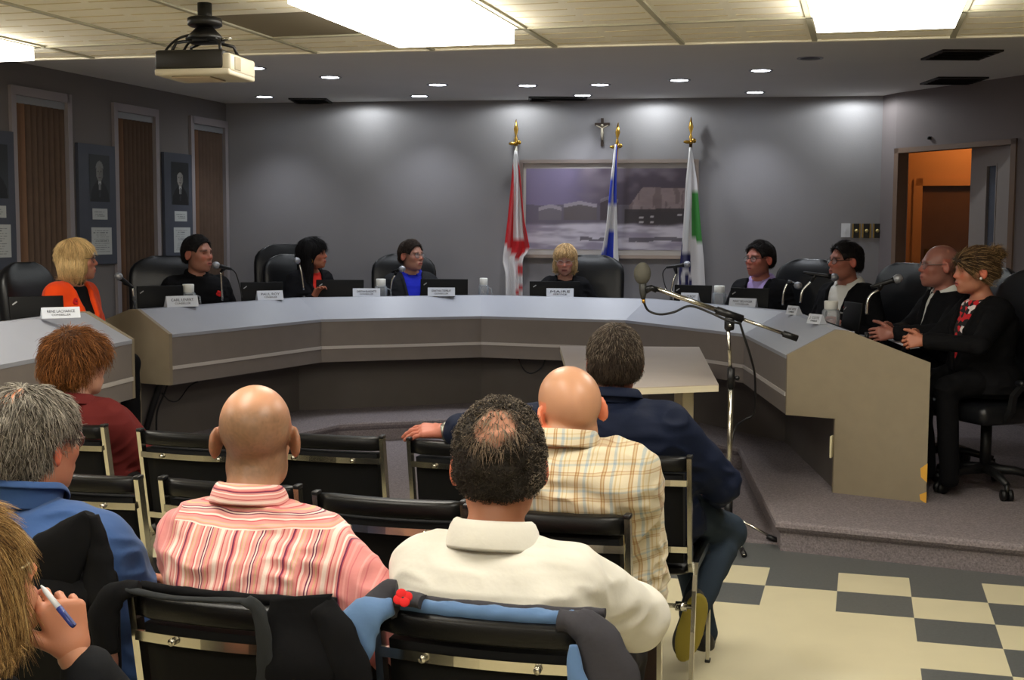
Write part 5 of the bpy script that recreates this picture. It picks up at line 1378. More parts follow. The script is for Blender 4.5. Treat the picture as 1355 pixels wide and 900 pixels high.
# ------------------------------------------------------------------ cloth materials
def stripe_nodes(nt, coord, period, bands):
    """bands: list of (start 0..1, rgb) -> colour socket, constant ramp repeating every period metres"""
    N = nt.nodes.new; L = nt.links.new
    d = N('ShaderNodeMath'); d.operation = 'DIVIDE'; L(coord, d.inputs[0]); d.inputs[1].default_value = period
    f = N('ShaderNodeMath'); f.operation = 'FRACT'; L(d.outputs[0], f.inputs[0])
    r = N('ShaderNodeValToRGB'); r.color_ramp.interpolation = 'CONSTANT'; e = r.color_ramp.elements
    while len(e) > 1: e.remove(e[0])
    e[0].position = bands[0][0]; e[0].color = (*lin(bands[0][1]), 1)
    for p, c in bands[1:]: q = e.new(p); q.color = (*lin(c), 1)
    L(f.outputs[0], r.inputs[0]); return r.outputs[0]
def pattern_mat(name, kind, zyoke=0.0, rough=.8):
    m = mat(name, (200, 200, 200), rough, spec=.2, sheen=.15, bump=.45, bscale=26); nt = m.node_tree; N = nt.nodes.new; L = nt.links.new
    b = nt.nodes['Principled BSDF']; tc = N('ShaderNodeTexCoord'); sx = N('ShaderNodeSeparateXYZ')
    nz = N('ShaderNodeTexNoise'); nz.inputs['Scale'].default_value = 7; L(tc.outputs['Object'], nz.inputs['Vector'])
    sub = N('ShaderNodeVectorMath'); sub.operation = 'SUBTRACT'; L(nz.outputs['Color'], sub.inputs[0]); sub.inputs[1].default_value = (.5, .5, .5)
    sc = N('ShaderNodeVectorMath'); sc.operation = 'SCALE'; L(sub.outputs[0], sc.inputs[0]); sc.inputs['Scale'].default_value = .02
    ad = N('ShaderNodeVectorMath'); ad.operation = 'ADD'; L(tc.outputs['Object'], ad.inputs[0]); L(sc.outputs[0], ad.inputs[1]); L(ad.outputs[0], sx.inputs[0])
    if kind == 'stripes':
        P, W, T, C, D, K = (212, 140, 136), (230, 206, 196), (198, 168, 128), (188, 86, 92), (110, 44, 76), (220, 164, 156)
        bands = [(0, W), (.07, K), (.10, C), (.125, K), (.17, P), (.21, W), (.24, P), (.28, D), (.31, C), (.33, P), (.38, W), (.43, P), (.46, T), (.48, K), (.52, T), (.535, P), (.60, C), (.625, W), (.66, P), (.70, K), (.74, D), (.765, W), (.79, D), (.81, P), (.86, T), (.885, P), (.92, C), (.94, K)]
        a = stripe_nodes(nt, sx.outputs[0], .115, bands)
        c2 = stripe_nodes(nt, sx.outputs[2], .075, bands[::1])
        g = N('ShaderNodeMath'); g.operation = 'GREATER_THAN'; L(sx.outputs[2], g.inputs[0]); g.inputs[1].default_value = zyoke
        mx = N('ShaderNodeMix'); mx.data_type = 'RGBA'; L(g.outputs[0], mx.inputs[0]); L(a, mx.inputs[6]); L(c2, mx.inputs[7]); 
        ab = N('ShaderNodeMath'); ab.operation = 'ABSOLUTE'; xo_ = N('ShaderNodeMath'); xo_.operation = 'ADD'; xo_.inputs[1].default_value = .045; L(sx.outputs[0], xo_.inputs[0]); L(xo_.outputs[0], ab.inputs[0]); g2 = N('ShaderNodeMath'); g2.operation = 'GREATER_THAN'; L(ab.outputs[0], g2.inputs[0]); g2.inputs[1].default_value = .200
        sl = stripe_nodes(nt, sx.outputs[0], .03, [(0, (208, 134, 132)), (.35, (218, 152, 148)), (.5, (208, 134, 132)), (.7, (196, 110, 114)), (.78, (208, 134, 132))])
        m3 = N('ShaderNodeMix'); m3.data_type = 'RGBA'; L(g2.outputs[0], m3.inputs[0]); L(mx.outputs[2], m3.inputs[6]); L(sl, m3.inputs[7]); L(m3.outputs[2], b.inputs['Base Color'])
    if kind == 'sleeve':
        P, W, C = (214, 128, 128), (228, 160, 154), (196, 92, 100)
        yx = N('ShaderNodeMath'); yx.operation = 'ADD'; L(sx.outputs[0], yx.inputs[0]); L(sx.outputs[1], yx.inputs[1])
        a = stripe_nodes(nt, yx.outputs[0], .04, [(0, P), (.3, W), (.4, P), (.6, C), (.66, P), (.85, W)]); L(a, b.inputs['Base Color'])
    if kind == 'plaid':
        Wc, T, B, Y = (226, 219, 202), (188, 158, 124), (188, 198, 206), (212, 196, 164)
        a = stripe_nodes(nt, sx.outputs[0], .066, [(0, Wc), (.12, T), (.17, Y), (.23, T), (.27, Wc), (.45, B), (.56, Wc), (.62, Y), (.68, Wc), (.80, Y), (.84, Wc)])
        c2 = stripe_nodes(nt, sx.outputs[2], .066, [(0, Wc), (.12, T), (.16, Y), (.22, T), (.26, Wc), (.46, B), (.55, Wc), (.63, Y), (.68, Wc)])
        mx = N('ShaderNodeMix'); mx.data_type = 'RGBA'; mx.blend_type = 'MULTIPLY'; mx.inputs[0].default_value = .8; L(a, mx.inputs[6]); L(c2, mx.inputs[7])
        L(mx.outputs[2], b.inputs['Base Color'])
    if kind == 'floral':
        v = N('ShaderNodeTexVoronoi'); v.inputs['Scale'].default_value = 38; L(tc.outputs['Object'], v.inputs['Vector'])
        r = N('ShaderNodeValToRGB'); r.color_ramp.interpolation = 'CONSTANT'; e = r.color_ramp.elements
        e[0].position = 0; e[0].color = (*lin((18, 16, 18)), 1); e[1].position = .42; e[1].color = (*lin((196, 26, 36)), 1); q = e.new(.72); q.color = (*lin((226, 216, 214)), 1); q = e.new(.84); q.color = (*lin((18, 16, 18)), 1)
        L(v.outputs['Color'], r.inputs[0]); L(r.outputs[0], b.inputs['Base Color'])
    return m

H_RES = RES
def default_hand(side): return dict(f=(-.45 if side == 'R' else .45, .9, -.12), th=(-.8 if side == 'R' else .8, .1, .55), curl=.35)
def person(label, root, z0, yaw, head, hyaw, hpitch=0.0, hroll=0.0, hs=1.0, fem=False, g=1.0, belly=0.0, sh=.153, hunch=.03, zs=.487,
           skin=(206, 152, 122), lips=(176, 96, 88), browc=(70, 50, 36), brow=.7, stub=0.0, stubc=(120, 104, 90), bald=False, hair=None, top=None, under=None, trousers=None,
           arms=None, legs=None, spec=None, neck=.054, jaw=1.0, nose=1.0, iris=True, watch=None, cut_body=True, poppyat=None, seed=1, collar_=None, full=True, nk=.128, shd=.072):
    rng = np.random.default_rng(seed)
    t = thing('person', label, 'person', (root[0], root[1], z0), -yaw)
    Rw = rotz(yaw); R0 = np.array([root[0], root[1], z0])
    tol = lambda p: Rw @ (np.array(p, float) - R0)
    px, ytop, d = head; tp = PY(px, ytop, d); th = hair['thick'] * .9 if hair else 0.0
    hc = tol((tp.x, tp.y, tp.z)) - np.array([0, 0, (.120 + th) * hs])
    Rh = rotz(-(hyaw - yaw)) @ rotx(-hpitch) @ roty(hroll)
    H = Fr(hc, Rh, hs); T = Torso(hc[0], hc[1], hc[2], zs + .03, fem, g, belly, hs, hunch, nk)
    nb = T.at(1.0); zsh = hc[2] - (nk + shd) * hs; tsh = (zsh - T.z0) / (T.z1 - T.z0); sc_ = T.at(tsh)
    A = {}
    for s, sg_ in (('L', -1), ('R', 1)):
        S = sc_ + np.array([sg_ * sh, .0, -.005]); a = (arms or {}).get(s, {})
        W = a.get('w'); W = tol(W) if a.get('world') else (np.array(W, float) if W is not None else np.array([sg_ * .13, .27, zs + .16]))
        E, W = ik(S, W, .30, .265, a.get('pole', (sg_ * .6, -.35, -.75)))
        hd = {**default_hand(s), **a}; f_ = np.array(hd['f'], float); tdir = np.array(hd['th'], float)
        if a.get('fworld'): f_ = Rw @ f_; tdir = Rw @ tdir
        A[s] = (S, E, W, f_, tdir, hd)
    pts = np.array([A[s][k] for s in 'LR' for k in range(3)])
    lo = np.minimum(pts.min(0), [nb[0] - .25, min(T.cy.min() - .2, hc[1] - .16), T.z0 - .06]) - .09; hi = np.maximum(pts.max(0), [nb[0] + .25, T.cy.max() + .25, hc[2] + .16]) + .09
    hi = np.maximum(hi, hc + .17); lo = np.minimum(lo, np.r_[hc[:2] - .17, lo[2]])
    # ---- body: head, neck, chest and arms in one surface
    V = Vol(lo, hi, H_RES); head_sdf(V, H, fem, jaw, nose)
    nr = neck if not fem else neck * .88
    V.cap(H.p(0, -.022, -.05), nb + np.array([0, .0, .0]), nr * .98, nr * 1.12, .02)
    V.cap(nb - [0, 0, .02], sc_ + [-.11, 0, -.0], nr, .045, .03); V.cap(nb - [0, 0, .02], sc_ + [.11, 0, 0], nr, .045, .03)
    T.put(V, -.016, .03, t0=.35 if cut_body else -.04)
    for s in 'LR':
        S, E, W = A[s][:3]; V.cap(S, E, .048, .038, .02); V.cap(E, W, .038, .026, .012)
    P, Fc = V.mesh(); q = H.inv(P)
    col = head_color(q, skin, lips, brow, browc, stub, stubc)
    for s in 'LR':
        S, E, W, f_, tdir, hd = A[s]
        hp, hf = hand_mesh(W, f_, tdir, s, curl=hd['curl'], scale=(.92 if fem else 1.0), curls=hd.get('curls'), spread=hd.get('spread', 1.0), tcurl=hd.get('tcurl', .4), h=.0034)
        hcol = np.tile(np.array(lin(skin)) * np.array([.70, .66, .68]), (len(hp), 1))
        Fc = np.concatenate([Fc, hf + len(P)]); P = np.concatenate([P, hp]); col = np.concatenate([col, hcol])
    np_obj('body', P, Fc, m_skinshine if bald else m_skin, t, col)
    if iris:
        for s in (-1, 1):
            mb = MB(); mb.ball(H.p(s * .033, .0655, .006), .0125 * hs, 12, 8); e = obj('eye', mb, m_eyew, t)
            mb = MB(); mb.ball(H.p(s * .033, .0705, .005), .0082 * hs, 10, 6); obj('iris', mb, m_iris, e)
    # ---- hair
    if hair:
        hp, hf = hair_mesh(H, hair['style'], hair['thick'], hair.get('h', H_RES), hair.get('noise', (0, 60)), hair.get('extra'))
        hq = H.inv(hp); base = np.array(lin(hair['col'])); cc = np.tile(base * .75, (len(hp), 1)) * (.7 + .6 * vnoise(hq[:, 0] * 60, hq[:, 1] * 60, hq[:, 2] * 25))[:, None]
        if hair.get('tint'): cc = hair['tint'](hq, cc)
        Pv, Qv, Cv = hp, hf, cc
        for st in hair.get('strands', []):
            a, b_, c_ = strands(hp, hf, H, st.get('flow', 'rad'), rng, int(st['n'] * STR), st['L'], st['lift'], st.get('col', hair['col']), st.get('var', .3), st.get('w', .0011), st.get('crown', (0, -.05, .12)), st.get('wave', 0), st.get('keep'), jit=st.get('jit', .25))
            Qv = np.concatenate([Qv, b_ + len(Pv)]); Pv = np.concatenate([Pv, a]); Cv = np.concatenate([Cv, c_])
        np_obj('hair', Pv, Qv, m_hair, t, Cv)
    # ---- clothes
    def garment(name, m, off, sr, er, wr, sleeve=1.0, wamp=.006, vneck=None, seedw=0.0, t0=-.03, t1=.985, arms_=True, h=H_RES, zip_=False, lab=None, trap=.046):
        V = Vol(lo - .02, hi + .02, h); T.put(V, off, .03, t0=t0, t1=t1)
        V.cap(nb - [0, 0, .045], sc_ + [-sh * .8, 0, .004], trap + off, .052 + off, .035); V.cap(nb - [0, 0, .045], sc_ + [sh * .8, 0, .004], trap + off, .052 + off, .035)
        if arms_:
            for s in 'LR':
                S, E, W = A[s][:3]; V.cap(S, E, sr, er, .028)
                if sleeve > 1.0: V.cap(E, E + (W - E) * (sleeve - 1.0), er * .98, er + (wr - er) * (sleeve - 1), .012)
                elif sleeve < 1: pass
        if wamp: wrinkle(V, wamp, seed=seedw)
        if vneck:
            wt, tv, dep = vneck; zv, zt = T.z0 + tv * (T.z1 - T.z0), T.z1 + .03
            def fn(X, Y, Z):
                tt = np.clip((Z - T.z0) / (T.z1 - T.z0), 0, 1.1); cx, cy, b = np.interp(tt, T.t, T.cx), np.interp(tt, T.t, T.cy), np.interp(tt, T.t, T.b)
                w = wt * (Z - zv) / (zt - zv); return np.maximum(np.maximum(np.abs(X - cx) - w, -(Y - (cy + b * dep))), zv - Z)
            V.put((nb[0] - .3, lo[1], zv), (nb[0] + .3, hi[1], zt + .1), fn, .004, True)
            for sg_ in (-1, 1):
                pr = None
                for u_ in np.linspace(.06, .93, 10):
                    z_ = zv + (zt - zv) * u_; tt = (z_ - T.z0) / (T.z1 - T.z0); cx, cy = np.interp(tt, T.t, T.cx), np.interp(tt, T.t, T.cy); a_, b_ = T.ab(tt); w_ = wt * u_ + .012
                    y_ = cy + (b_ + off) * (1 - min(.95, w_ / (a_ + off)) ** 2.35) ** (1 / 2.35); q_ = np.array([cx + sg_ * w_, y_, z_])
                    if pr is not None: V.cap(pr, q_, .013, .013, .006)
                    pr = q_
        P, Fc = V.mesh(); return np_obj(name, P, Fc, m, t, label=lab)
    if under: garment(under.get('name', 'shirt'), under['m'], under.get('off', .001), 0, 0, 0, arms_=False, wamp=.003, seedw=seed * 3.3 + 1, trap=.026)
    go = None
    if top:
        go = garment(top['name'], top['m'], top.get('off', .012), top.get('sr', .064), top.get('er', .051), top.get('wr', .040), top.get('sleeve', 1.93), top.get('wamp', .007), top.get('v'), seed * 1.7, lab=None, trap=top.get('trap', .046))
    if collar_:
        cR = rotz(0) @ rotx(-.18 + collar_.get('tilt', 0)) 
        collar(go or t, 'collar', collar_['m'], nb + np.array(collar_.get('o', (0, -.002, -.004))), cR, nr * 1.12 + collar_.get('r', .008), nr * 1.16 + collar_.get('r', .008), collar_.get('stand', .040), collar_.get('fold', .038), collar_.get('spread', .02), collar_.get('gap', .35), collar_.get('flare', .014))
    # ---- legs
    if trousers:
        lg = legs or {}; J = {}
        for s, sg_ in (('L', -1), ('R', 1)):
            K_ = lg.get(s, {}).get('knee'); K_ = tol(K_) if K_ is not None else np.array(lg.get(s, {}).get('kneel', [sg_ * .13, .42, zs + .07]))
            An = lg.get(s, {}).get('ankle'); An = tol(An) if An is not None else np.array(lg.get(s, {}).get('anklel', [sg_ * .13, .44, .10]))
            J[s] = (np.array([sg_ * .095, .0, zs + .105]), K_, An)
        ap = np.array([J[s][k] for s in 'LR' for k in range(3)])
        V = Vol(np.minimum(ap.min(0), [-.24, -.24, zs - .05]) - .1, np.maximum(ap.max(0), [.24, .2, zs + .25]) + .1, H_RES * 1.15)
        V.ell((0, -.03, zs + .105), (.178 * g, .150 + belly * .3, .115), .02)
        for s in 'LR':
            h_, K_, An = J[s]; V.cap(h_, K_, .088 * min(g, 1.08), .062, .035); V.cap(K_, An, .060, .047, .02)
        wrinkle(V, .007, (12, 12, 12), seed * 2.2)
        P, Fc = V.mesh(); np_obj('trousers', P, Fc, trousers, t)
        if full:
            for s in 'LR':
                sp = lg.get(s, {}); An = J[s][2]; fd = np.array(sp.get('toe', (0.12 if s == 'R' else -.12, 1, -.0)), float)
                if sp.get('toew'): fd = Rw @ fd
                upv = np.array(sp.get('up', (0, 0, 1)), float)
                if sp.get('toew'): upv = Rw @ upv
                fd /= np.linalg.norm(fd); upv -= fd * (upv @ fd); upv /= np.linalg.norm(upv)
                c0 = An + sp.get('drop', -.062) * upv
                V = Vol(c0 - .30, c0 + .30, .006); R = np.stack([np.cross(fd, upv), fd, upv], 1)
                V.ell(c0 + fd * .07, (.044, .135, .040), .01, R); V.ell(c0 + fd * -.03 + upv * .03, (.036, .05, .045), .03, R); V.ell(c0 + fd * .12 - upv * .005, (.046, .07, .030), .02, R)
                def flat(X, Y, Z): return -((X - c0[0]) * upv[0] + (Y - c0[1]) * upv[1] + (Z - c0[2]) * upv[2] + .026)
                V.put(c0 - .3, c0 + .3, lambda X, Y, Z: -flat(X, Y, Z) * 1.0, .004, True) if False else V.put(c0 - .3, c0 + .3, lambda X, Y, Z: ((X - c0[0]) * upv[0] + (Y - c0[1]) * upv[1] + (Z - c0[2]) * upv[2] + .026), .004, True)
                P, Fc = V.mesh(); sh_ = np_obj('shoe', P, Fc, sp.get('m', MATS.get('dark_shoe') or mat('dark_shoe', (30, 28, 28), .5)), t)
                V = Vol(c0 - .30, c0 + .30, .005); V.ell(c0 + fd * .05 - upv * .03, (.047, .15, .012), .004, R); V.ell(c0 + fd * -.05 - upv * .03, (.036, .07, .012), .02, R)
                P, Fc = V.mesh(); np_obj('sole', P, Fc, sp.get('sm', mat('dark_sole', (22, 22, 22), .6)), sh_)
                if sp.get('skin'):
                    mb = MB(); mb.tube([An + (J[s][1] - An) * .10, An - upv * .02], [.040, .036], 14); obj('ankle', mb, mat('ankle_skin', sp['skin'], .5), t)
    if spec: glasses(H, t, **spec)
    if poppyat:
        pt, sgn = poppyat; c = T.at(pt); a_, b_ = T.ab(pt); xx = sgn * .5
        yy = (1 - xx ** 2.35) ** (1 / 2.35); off = (top or {}).get('off', .012)
        poppy(t, c + np.array([xx * (a_ + off), yy * (b_ + off) + .006, 0]), (xx * .5, 1, .15))
    return dict(t=t, H=H, T=T, A=A, tol=tol, hc=hc, nb=nb)

# ------------------------------------------------------------------ the audience, seen from behind
CL = lambda n, c, r=.85, **k: mat(n, c, r, spec=.12, sheen=(.12 if sum(c) > 240 else 0), bump=.45, bscale=26, **k)
m_jeans = CL('dark_blue_jeans', (44, 54, 66)); m_darkt = CL('dark_trousers', (34, 32, 34)); m_black_cloth = CL('black_cloth', (17, 17, 19))
m_brownt = CL('dark_brown_trousers', (46, 36, 32))
person('woman with tousled red hair in a maroon jacket seated in the front row', aud['a'] + AFW * .05, 0, YAW, (104, 437, 4.90), YAW + .35, hs=.98, fem=True, g=1.12, sh=.148, hunch=.025,
       skin=(206, 150, 122), browc=(120, 70, 40), hair=dict(style='puffy', thick=.030, col=(84, 50, 24), noise=(.018, 26), strands=[dict(n=3200, L=.05, lift=.016, flow='rad', w=.0014, var=.35, col=(104, 64, 31)), dict(n=500, L=.04, lift=.03, flow='rad', w=.0013, var=.3, col=(140, 90, 46))]),
       top=dict(name='jacket', m=CL('maroon_jacket', (92, 33, 32)), off=.022, sr=.072, er=.060, wr=.046, wamp=.012), trousers=m_darkt, collar_=dict(m=MATS['maroon_jacket'], stand=.03, fold=.04, flare=.03, r=.018), spec=dict(), seed=3)
person('grey haired man in a blue fleece pullover seated at the left of the rows', aud['k'], 0, YAW, (44, 512, 2.92), YAW + .18, hs=1.04, g=1.12, sh=.163, hunch=.025, skin=(200, 132, 102), browc=(130, 120, 110),
       hair=dict(style='thin', thick=.013, col=(120, 114, 104), noise=(.012, 30), strands=[dict(n=5200, L=.034, lift=.006, flow='rad', w=.0010, var=.45, col=(128, 122, 112), crown=(0, -.03, .12)), dict(n=2600, L=.030, lift=.006, w=.0010, col=(54, 48, 42), var=.3, crown=(0, -.03, .12))],
                 tint=lambda q, c: np.where((np.hypot(q[:, 0] + .0, (q[:, 1] + .075)) < .032)[:, None] & (q[:, 2] > .06)[:, None], np.array(lin((188, 130, 100))), c)),
       top=dict(name='fleece_pullover', m=CL('blue_fleece', (54, 80, 126), .95), off=.020, sr=.074, er=.062, wr=.046, wamp=.012), trousers=m_darkt, arms=dict(R=dict(w=(.09, .28, .64), pole=(.25, -.3, -1))),
       collar_=dict(m=MATS['blue_fleece'], stand=.062, fold=.012, flare=.004, r=.016, gap=.05), spec=dict(frame=(90, 50, 44), rad=.0018), seed=5)
p4 = person('bald man in a pink striped shirt seated in the third row', aud['i'], 0, YAW, (338, 509.5, 2.80), -.10, hpitch=.08, hs=1.03, g=1.06, sh=.152, belly=.02, hunch=.03, skin=(216, 158, 122), browc=(140, 110, 90), stub=.8, stubc=(118, 92, 70), bald=True,
       top=dict(name='shirt', m=pattern_mat('pink_striped_shirt', 'stripes', .93), off=.012, sr=.070, er=.060, wr=.052, sleeve=1.55, wamp=.014), trousers=m_darkt,
       arms=dict(R=dict(w=(.25, .20, .70), pole=(.8, .05, -.6), f=(-.2, .95, -.2)), L=dict(w=(-.10, .26, .64), pole=(-.25, -.3, -1))), collar_=dict(m=MATS['pink_striped_shirt'], stand=.046, fold=.044, flare=.012, r=.004), spec=dict(), seed=7)
SPD = lambda q: np.sqrt((q[:, 0] + .006) ** 2 + (q[:, 1] + .104) ** 2 + (q[:, 2] - .078) ** 2) + .016 * (fbm(q[:, 0] * 70, q[:, 1] * 70, q[:, 2] * 70) - .45)
SPOT = lambda q: SPD(q) > .040 + .010 * np.random.default_rng(5).standard_normal(len(q))
p5 = person('man with curly dark hair and a small bald patch in a white polo shirt', aud['j'], 0, YAW, (661, 533, 2.60), .0, hpitch=.12, hs=1.05, g=1.07, sh=.150, belly=.02, hunch=.025, skin=(206, 140, 106), browc=(50, 40, 34),
       hair=dict(style='curly', thick=.008, col=(44, 38, 33), noise=(.012, 60), h=.0045,
                 tint=lambda q, c: c * (1 - smooth(.046, .030, SPD(q)))[:, None] + np.array(lin((186, 132, 108))) * .8 * smooth(.046, .030, SPD(q))[:, None],
                 strands=[dict(n=5200, L=.020, lift=.005, flow='curl', w=.0011, var=.45, col=(52, 45, 38), keep=SPOT), dict(n=1500, L=.020, lift=.006, flow='curl', w=.0010, var=.3, col=(112, 102, 90), keep=lambda q: SPOT(q) & ((q[:, 2] > .04) | (q[:, 0] > .05))),
                          dict(n=260, L=.03, lift=.003, flow='rad', w=.0008, col=(120, 104, 88), crown=(0, -.06, .12), keep=lambda q: (SPD(q) < .05) & (q[:, 1] < 0))]),
       top=dict(name='polo_shirt', m=CL('white_polo_cotton', (216, 213, 204)), off=.014, sr=.078, er=.074, wr=.06, sleeve=1.04, wamp=.007), trousers=m_darkt,
       arms=dict(R=dict(w=(.02, .36, .78), pole=(1, .15, -.7)), L=dict(w=(-.10, .30, .68), pole=(-.2, -.2, -1))), collar_=dict(m=MATS['white_polo_cotton'], stand=.036, fold=.058, flare=.016, r=.012), seed=9)
p6 = person('bald man in a cream and tan plaid shirt seated in the second row', aud['h'] + AFW * .09, 0, YAW, (753, 483.5, 3.40), -.36, hpitch=.0, hroll=-.14, hs=1.06, g=1.30, sh=.176, belly=.05, hunch=.025, nk=.080, shd=.050, skin=(222, 164, 126), browc=(150, 120, 96), bald=True, neck=.064,
       top=dict(name='plaid_shirt', m=pattern_mat('cream_plaid_shirt', 'plaid'), off=.014, sr=.076, er=.064, wr=.05, wamp=.016), trousers=m_brownt,
       arms=dict(R=dict(w=(.06, .32, .62), pole=(.9, .1, -.6)), L=dict(w=(-.16, .30, .74), pole=(-.8, -.1, -.6))), collar_=dict(m=MATS['cream_plaid_shirt'], stand=.046, fold=.046, flare=.014, r=.006), seed=11)
KN = PY(965, 704, 4.62); AN = PY(917, 808, 4.30); KL = PY(905, 706, 4.75); AL = PY(932, 836, 4.68)
p7 = person('dark haired man in a navy jacket and jeans resting one arm along the next chair', aud['q'] + AFW * .07, 0, YAW, (814, 430.5, 4.30), .05, hs=1.0, g=1.16, sh=.172, hunch=.02, skin=(206, 128, 104), browc=(50, 40, 32),
       hair=dict(style='short', thick=.012, col=(46, 38, 32), noise=(.006, 60), strands=[dict(n=5200, L=.020, lift=.008, w=.0010, var=.35, col=(60, 50, 42)), dict(n=1200, L=.018, lift=.007, w=.0009, col=(122, 112, 100), var=.2, keep=lambda q: (q[:, 2] > .03))]),
       top=dict(name='jacket', m=CL('navy_jacket', (23, 30, 50), .7), off=.022, sr=.080, er=.066, wr=.05, wamp=.011, sleeve=1.70), trousers=m_jeans, zs=.487,
       arms=dict(L=dict(w=tuple(PY(592, 571, 4.37)), world=True, pole=(0, -.9, .1), f=(-.96, .10, .02), fworld=True, th=(.1, .8, .3), curl=.28), R=dict(w=(.24, .22, .60), pole=(.8, -.5, -.4))),
       legs=dict(R=dict(knee=tuple(KN), ankle=tuple(AN), toe=(-.12, .45, -.9), up=(.12, .9, .45), toew=True, m=CL('grey_canvas_shoe', (74, 74, 72)), sm=mat('yellow_green_sole', (150, 136, 52), .7), skin=(206, 140, 112), drop=-.02), L=dict(knee=tuple(KL), ankle=tuple(AL), drop=-.055)),
       collar_=dict(m=MATS['navy_jacket'], stand=.05, fold=.03, flare=.014, r=.014), seed=13)
# wrist watch of the man in the navy jacket: on his sleeve end
S, E, W = p7['A']['L'][:3]; u = (W - E) / np.linalg.norm(W - E)
mb = MB(); R = Vector(u).to_track_quat('Z', 'Y').to_matrix(); c = Vector(W - u * .006)
mb.lathe([(.030, -.011), (.034, -.009), (.034, .009), (.030, .011)], 20, c, R, cap=False); o = obj('wrist_watch', mb, mat('steel_watch', (150, 150, 142), .3, metal=.9), p7['t'], label='steel wrist watch')
# blonde woman with the pen, nearest the camera
WR = PY(98, 868, 1.98)
p3 = person('blonde woman at the front left edge holding a pen to her glasses, nearest the camera', aud['z'], 0, YAW + .05, (-54, 658, 1.93), YAW + .60, hpitch=-.28, hs=1.0, fem=True, g=1.05, sh=.142, hunch=.02, skin=(212, 146, 112), browc=(120, 90, 60),
       hair=dict(style='bob', thick=.022, col=(128, 98, 58), noise=(.014, 24, .5), strands=[dict(n=6500, L=.06, lift=.0015, flow='down', w=.0007, var=.22, jit=.06, wave=.002, col=(150, 118, 74)), dict(n=2400, L=.06, lift=.002, flow='down', w=.0007, var=.2, jit=.06, wave=.002, col=(188, 158, 108)), dict(n=2000, L=.06, lift=.004, flow='down', w=.0008, var=.3, jit=.1, wave=.002, col=(88, 64, 40))]),
       top=dict(name='cardigan', m=CL('charcoal_cardigan', (26, 27, 30), .9), off=.018, sr=.066, er=.056, wr=.04, sleeve=1.86, wamp=.009), trousers=m_darkt,
       arms=dict(R=dict(w=tuple(WR), world=True, pole=(.55, -.2, -.9), f=(-.28, .10, .95), fworld=True, th=(-.75, -.55, .0), curls=[.55, .75, .95, 1.0], curl=.7, tcurl=.6, spread=.6)), spec=dict(frame=(196, 178, 140), rad=.0018), seed=15)
a, b = PY(60, 782, 1.93), PY(98, 829, 1.90); pd = (b - a).normalized()
t = thing('pen', 'blue and white ballpoint pen in the hand of the blonde woman', 'pen', a, 0)
mb = MB(); mb.tube([a - pd * .012, a, a + (b - a) * .48], [.0012, .0042, .0046], 12); obj('white_barrel', mb, mat('white_pen_plastic', (206, 210, 220), .35), t, True)
mb = MB(); mb.tube([a + (b - a) * .48, b - pd * .004, b], [.0052, .005, .0035], 12); mb.bar([a + (b - a) * .62 + Vector((.004, -.004, .004)), b + Vector((.004, -.004, .004))], .003, .002, side=(1, 0, 0)); obj('blue_cap', mb, mat('blue_pen_plastic', (38, 52, 120), .35), t, True)
ear = p3['H'].p(.084, -.006, -.036); mb = MB(); mb.ball(ear, .009, 12, 8); obj('earring', mb, m_gold, p3['t'])
# ------------------------------------------------------------------ the council, seated behind the desk
def seat_at(px, i, u):
    a, b = DP[i], DP[i + 1]; t_ = (b - a).normalized(); n_ = Vector((-t_.y, t_.x, 0)); o = a + n_ * u; r = ray(px, 340)
    A_ = np.array([[t_.x, -r.x], [t_.y, -r.y]]); s_, k = np.linalg.solve(A_, np.array([-o.x, -o.y])); return o + t_ * s_
def council(label, px, ytop, root, yaw, hyaw, dd=0.0, chair=None, cyaw=None, carms=True, **k):
    cy = yaw if cyaw is None else cyaw
    if chair: exec_chair(root.x - math.sin(cy) * .03, root.y - math.cos(cy) * .03, cy, chair, carms)
    zwl = ZW - PLAT + .075
    ar = k.pop('arms', None) or dict(L=dict(w=(-.10, .11, .79), pole=(-.7, -.5, -.5), f=(.7, .45, -.1), curl=.3), R=dict(w=(.10, .11, .79), pole=(.7, -.5, -.5), f=(-.7, .45, -.1), curl=.3))
    return person(label, root, PLAT, yaw, (px, ytop, root.y + dd), hyaw, zs=.526, nk=k.pop('nk', .140), shd=.066, arms=ar, trousers=m_black_cloth, full=False, legs=k.pop('legs', None) or {s_: dict(kneel=(sg_ * .13, .30, .585), anklel=(sg_ * .12, .26, .10)) for s_, sg_ in (('L', -1), ('R', 1))}, **k)
m_suit = CL('black_suit_wool', (20, 20, 23)); m_grey_suit = CL('charcoal_suit_wool', (40, 41, 44))
def short_hair(c, c2, thick=.012, **k): return dict(style='short', thick=thick, col=c, noise=(.011, 26), strands=[dict(n=1300, L=.026, lift=.004, w=.0014, var=.3, col=c2, keep=lambda q: q[:, 1] < .03), dict(n=700, L=.03, lift=.012, w=.0014, flow='back', var=.3, col=c2, crown=(0, -.1, .1), keep=lambda q: (q[:, 1] > .0) & (q[:, 2] > .06))], **k)
BOBK = lambda q: (q[:, 1] < .040) | (q[:, 2] > .085)
C1 = PY(103, 340, 7.55)
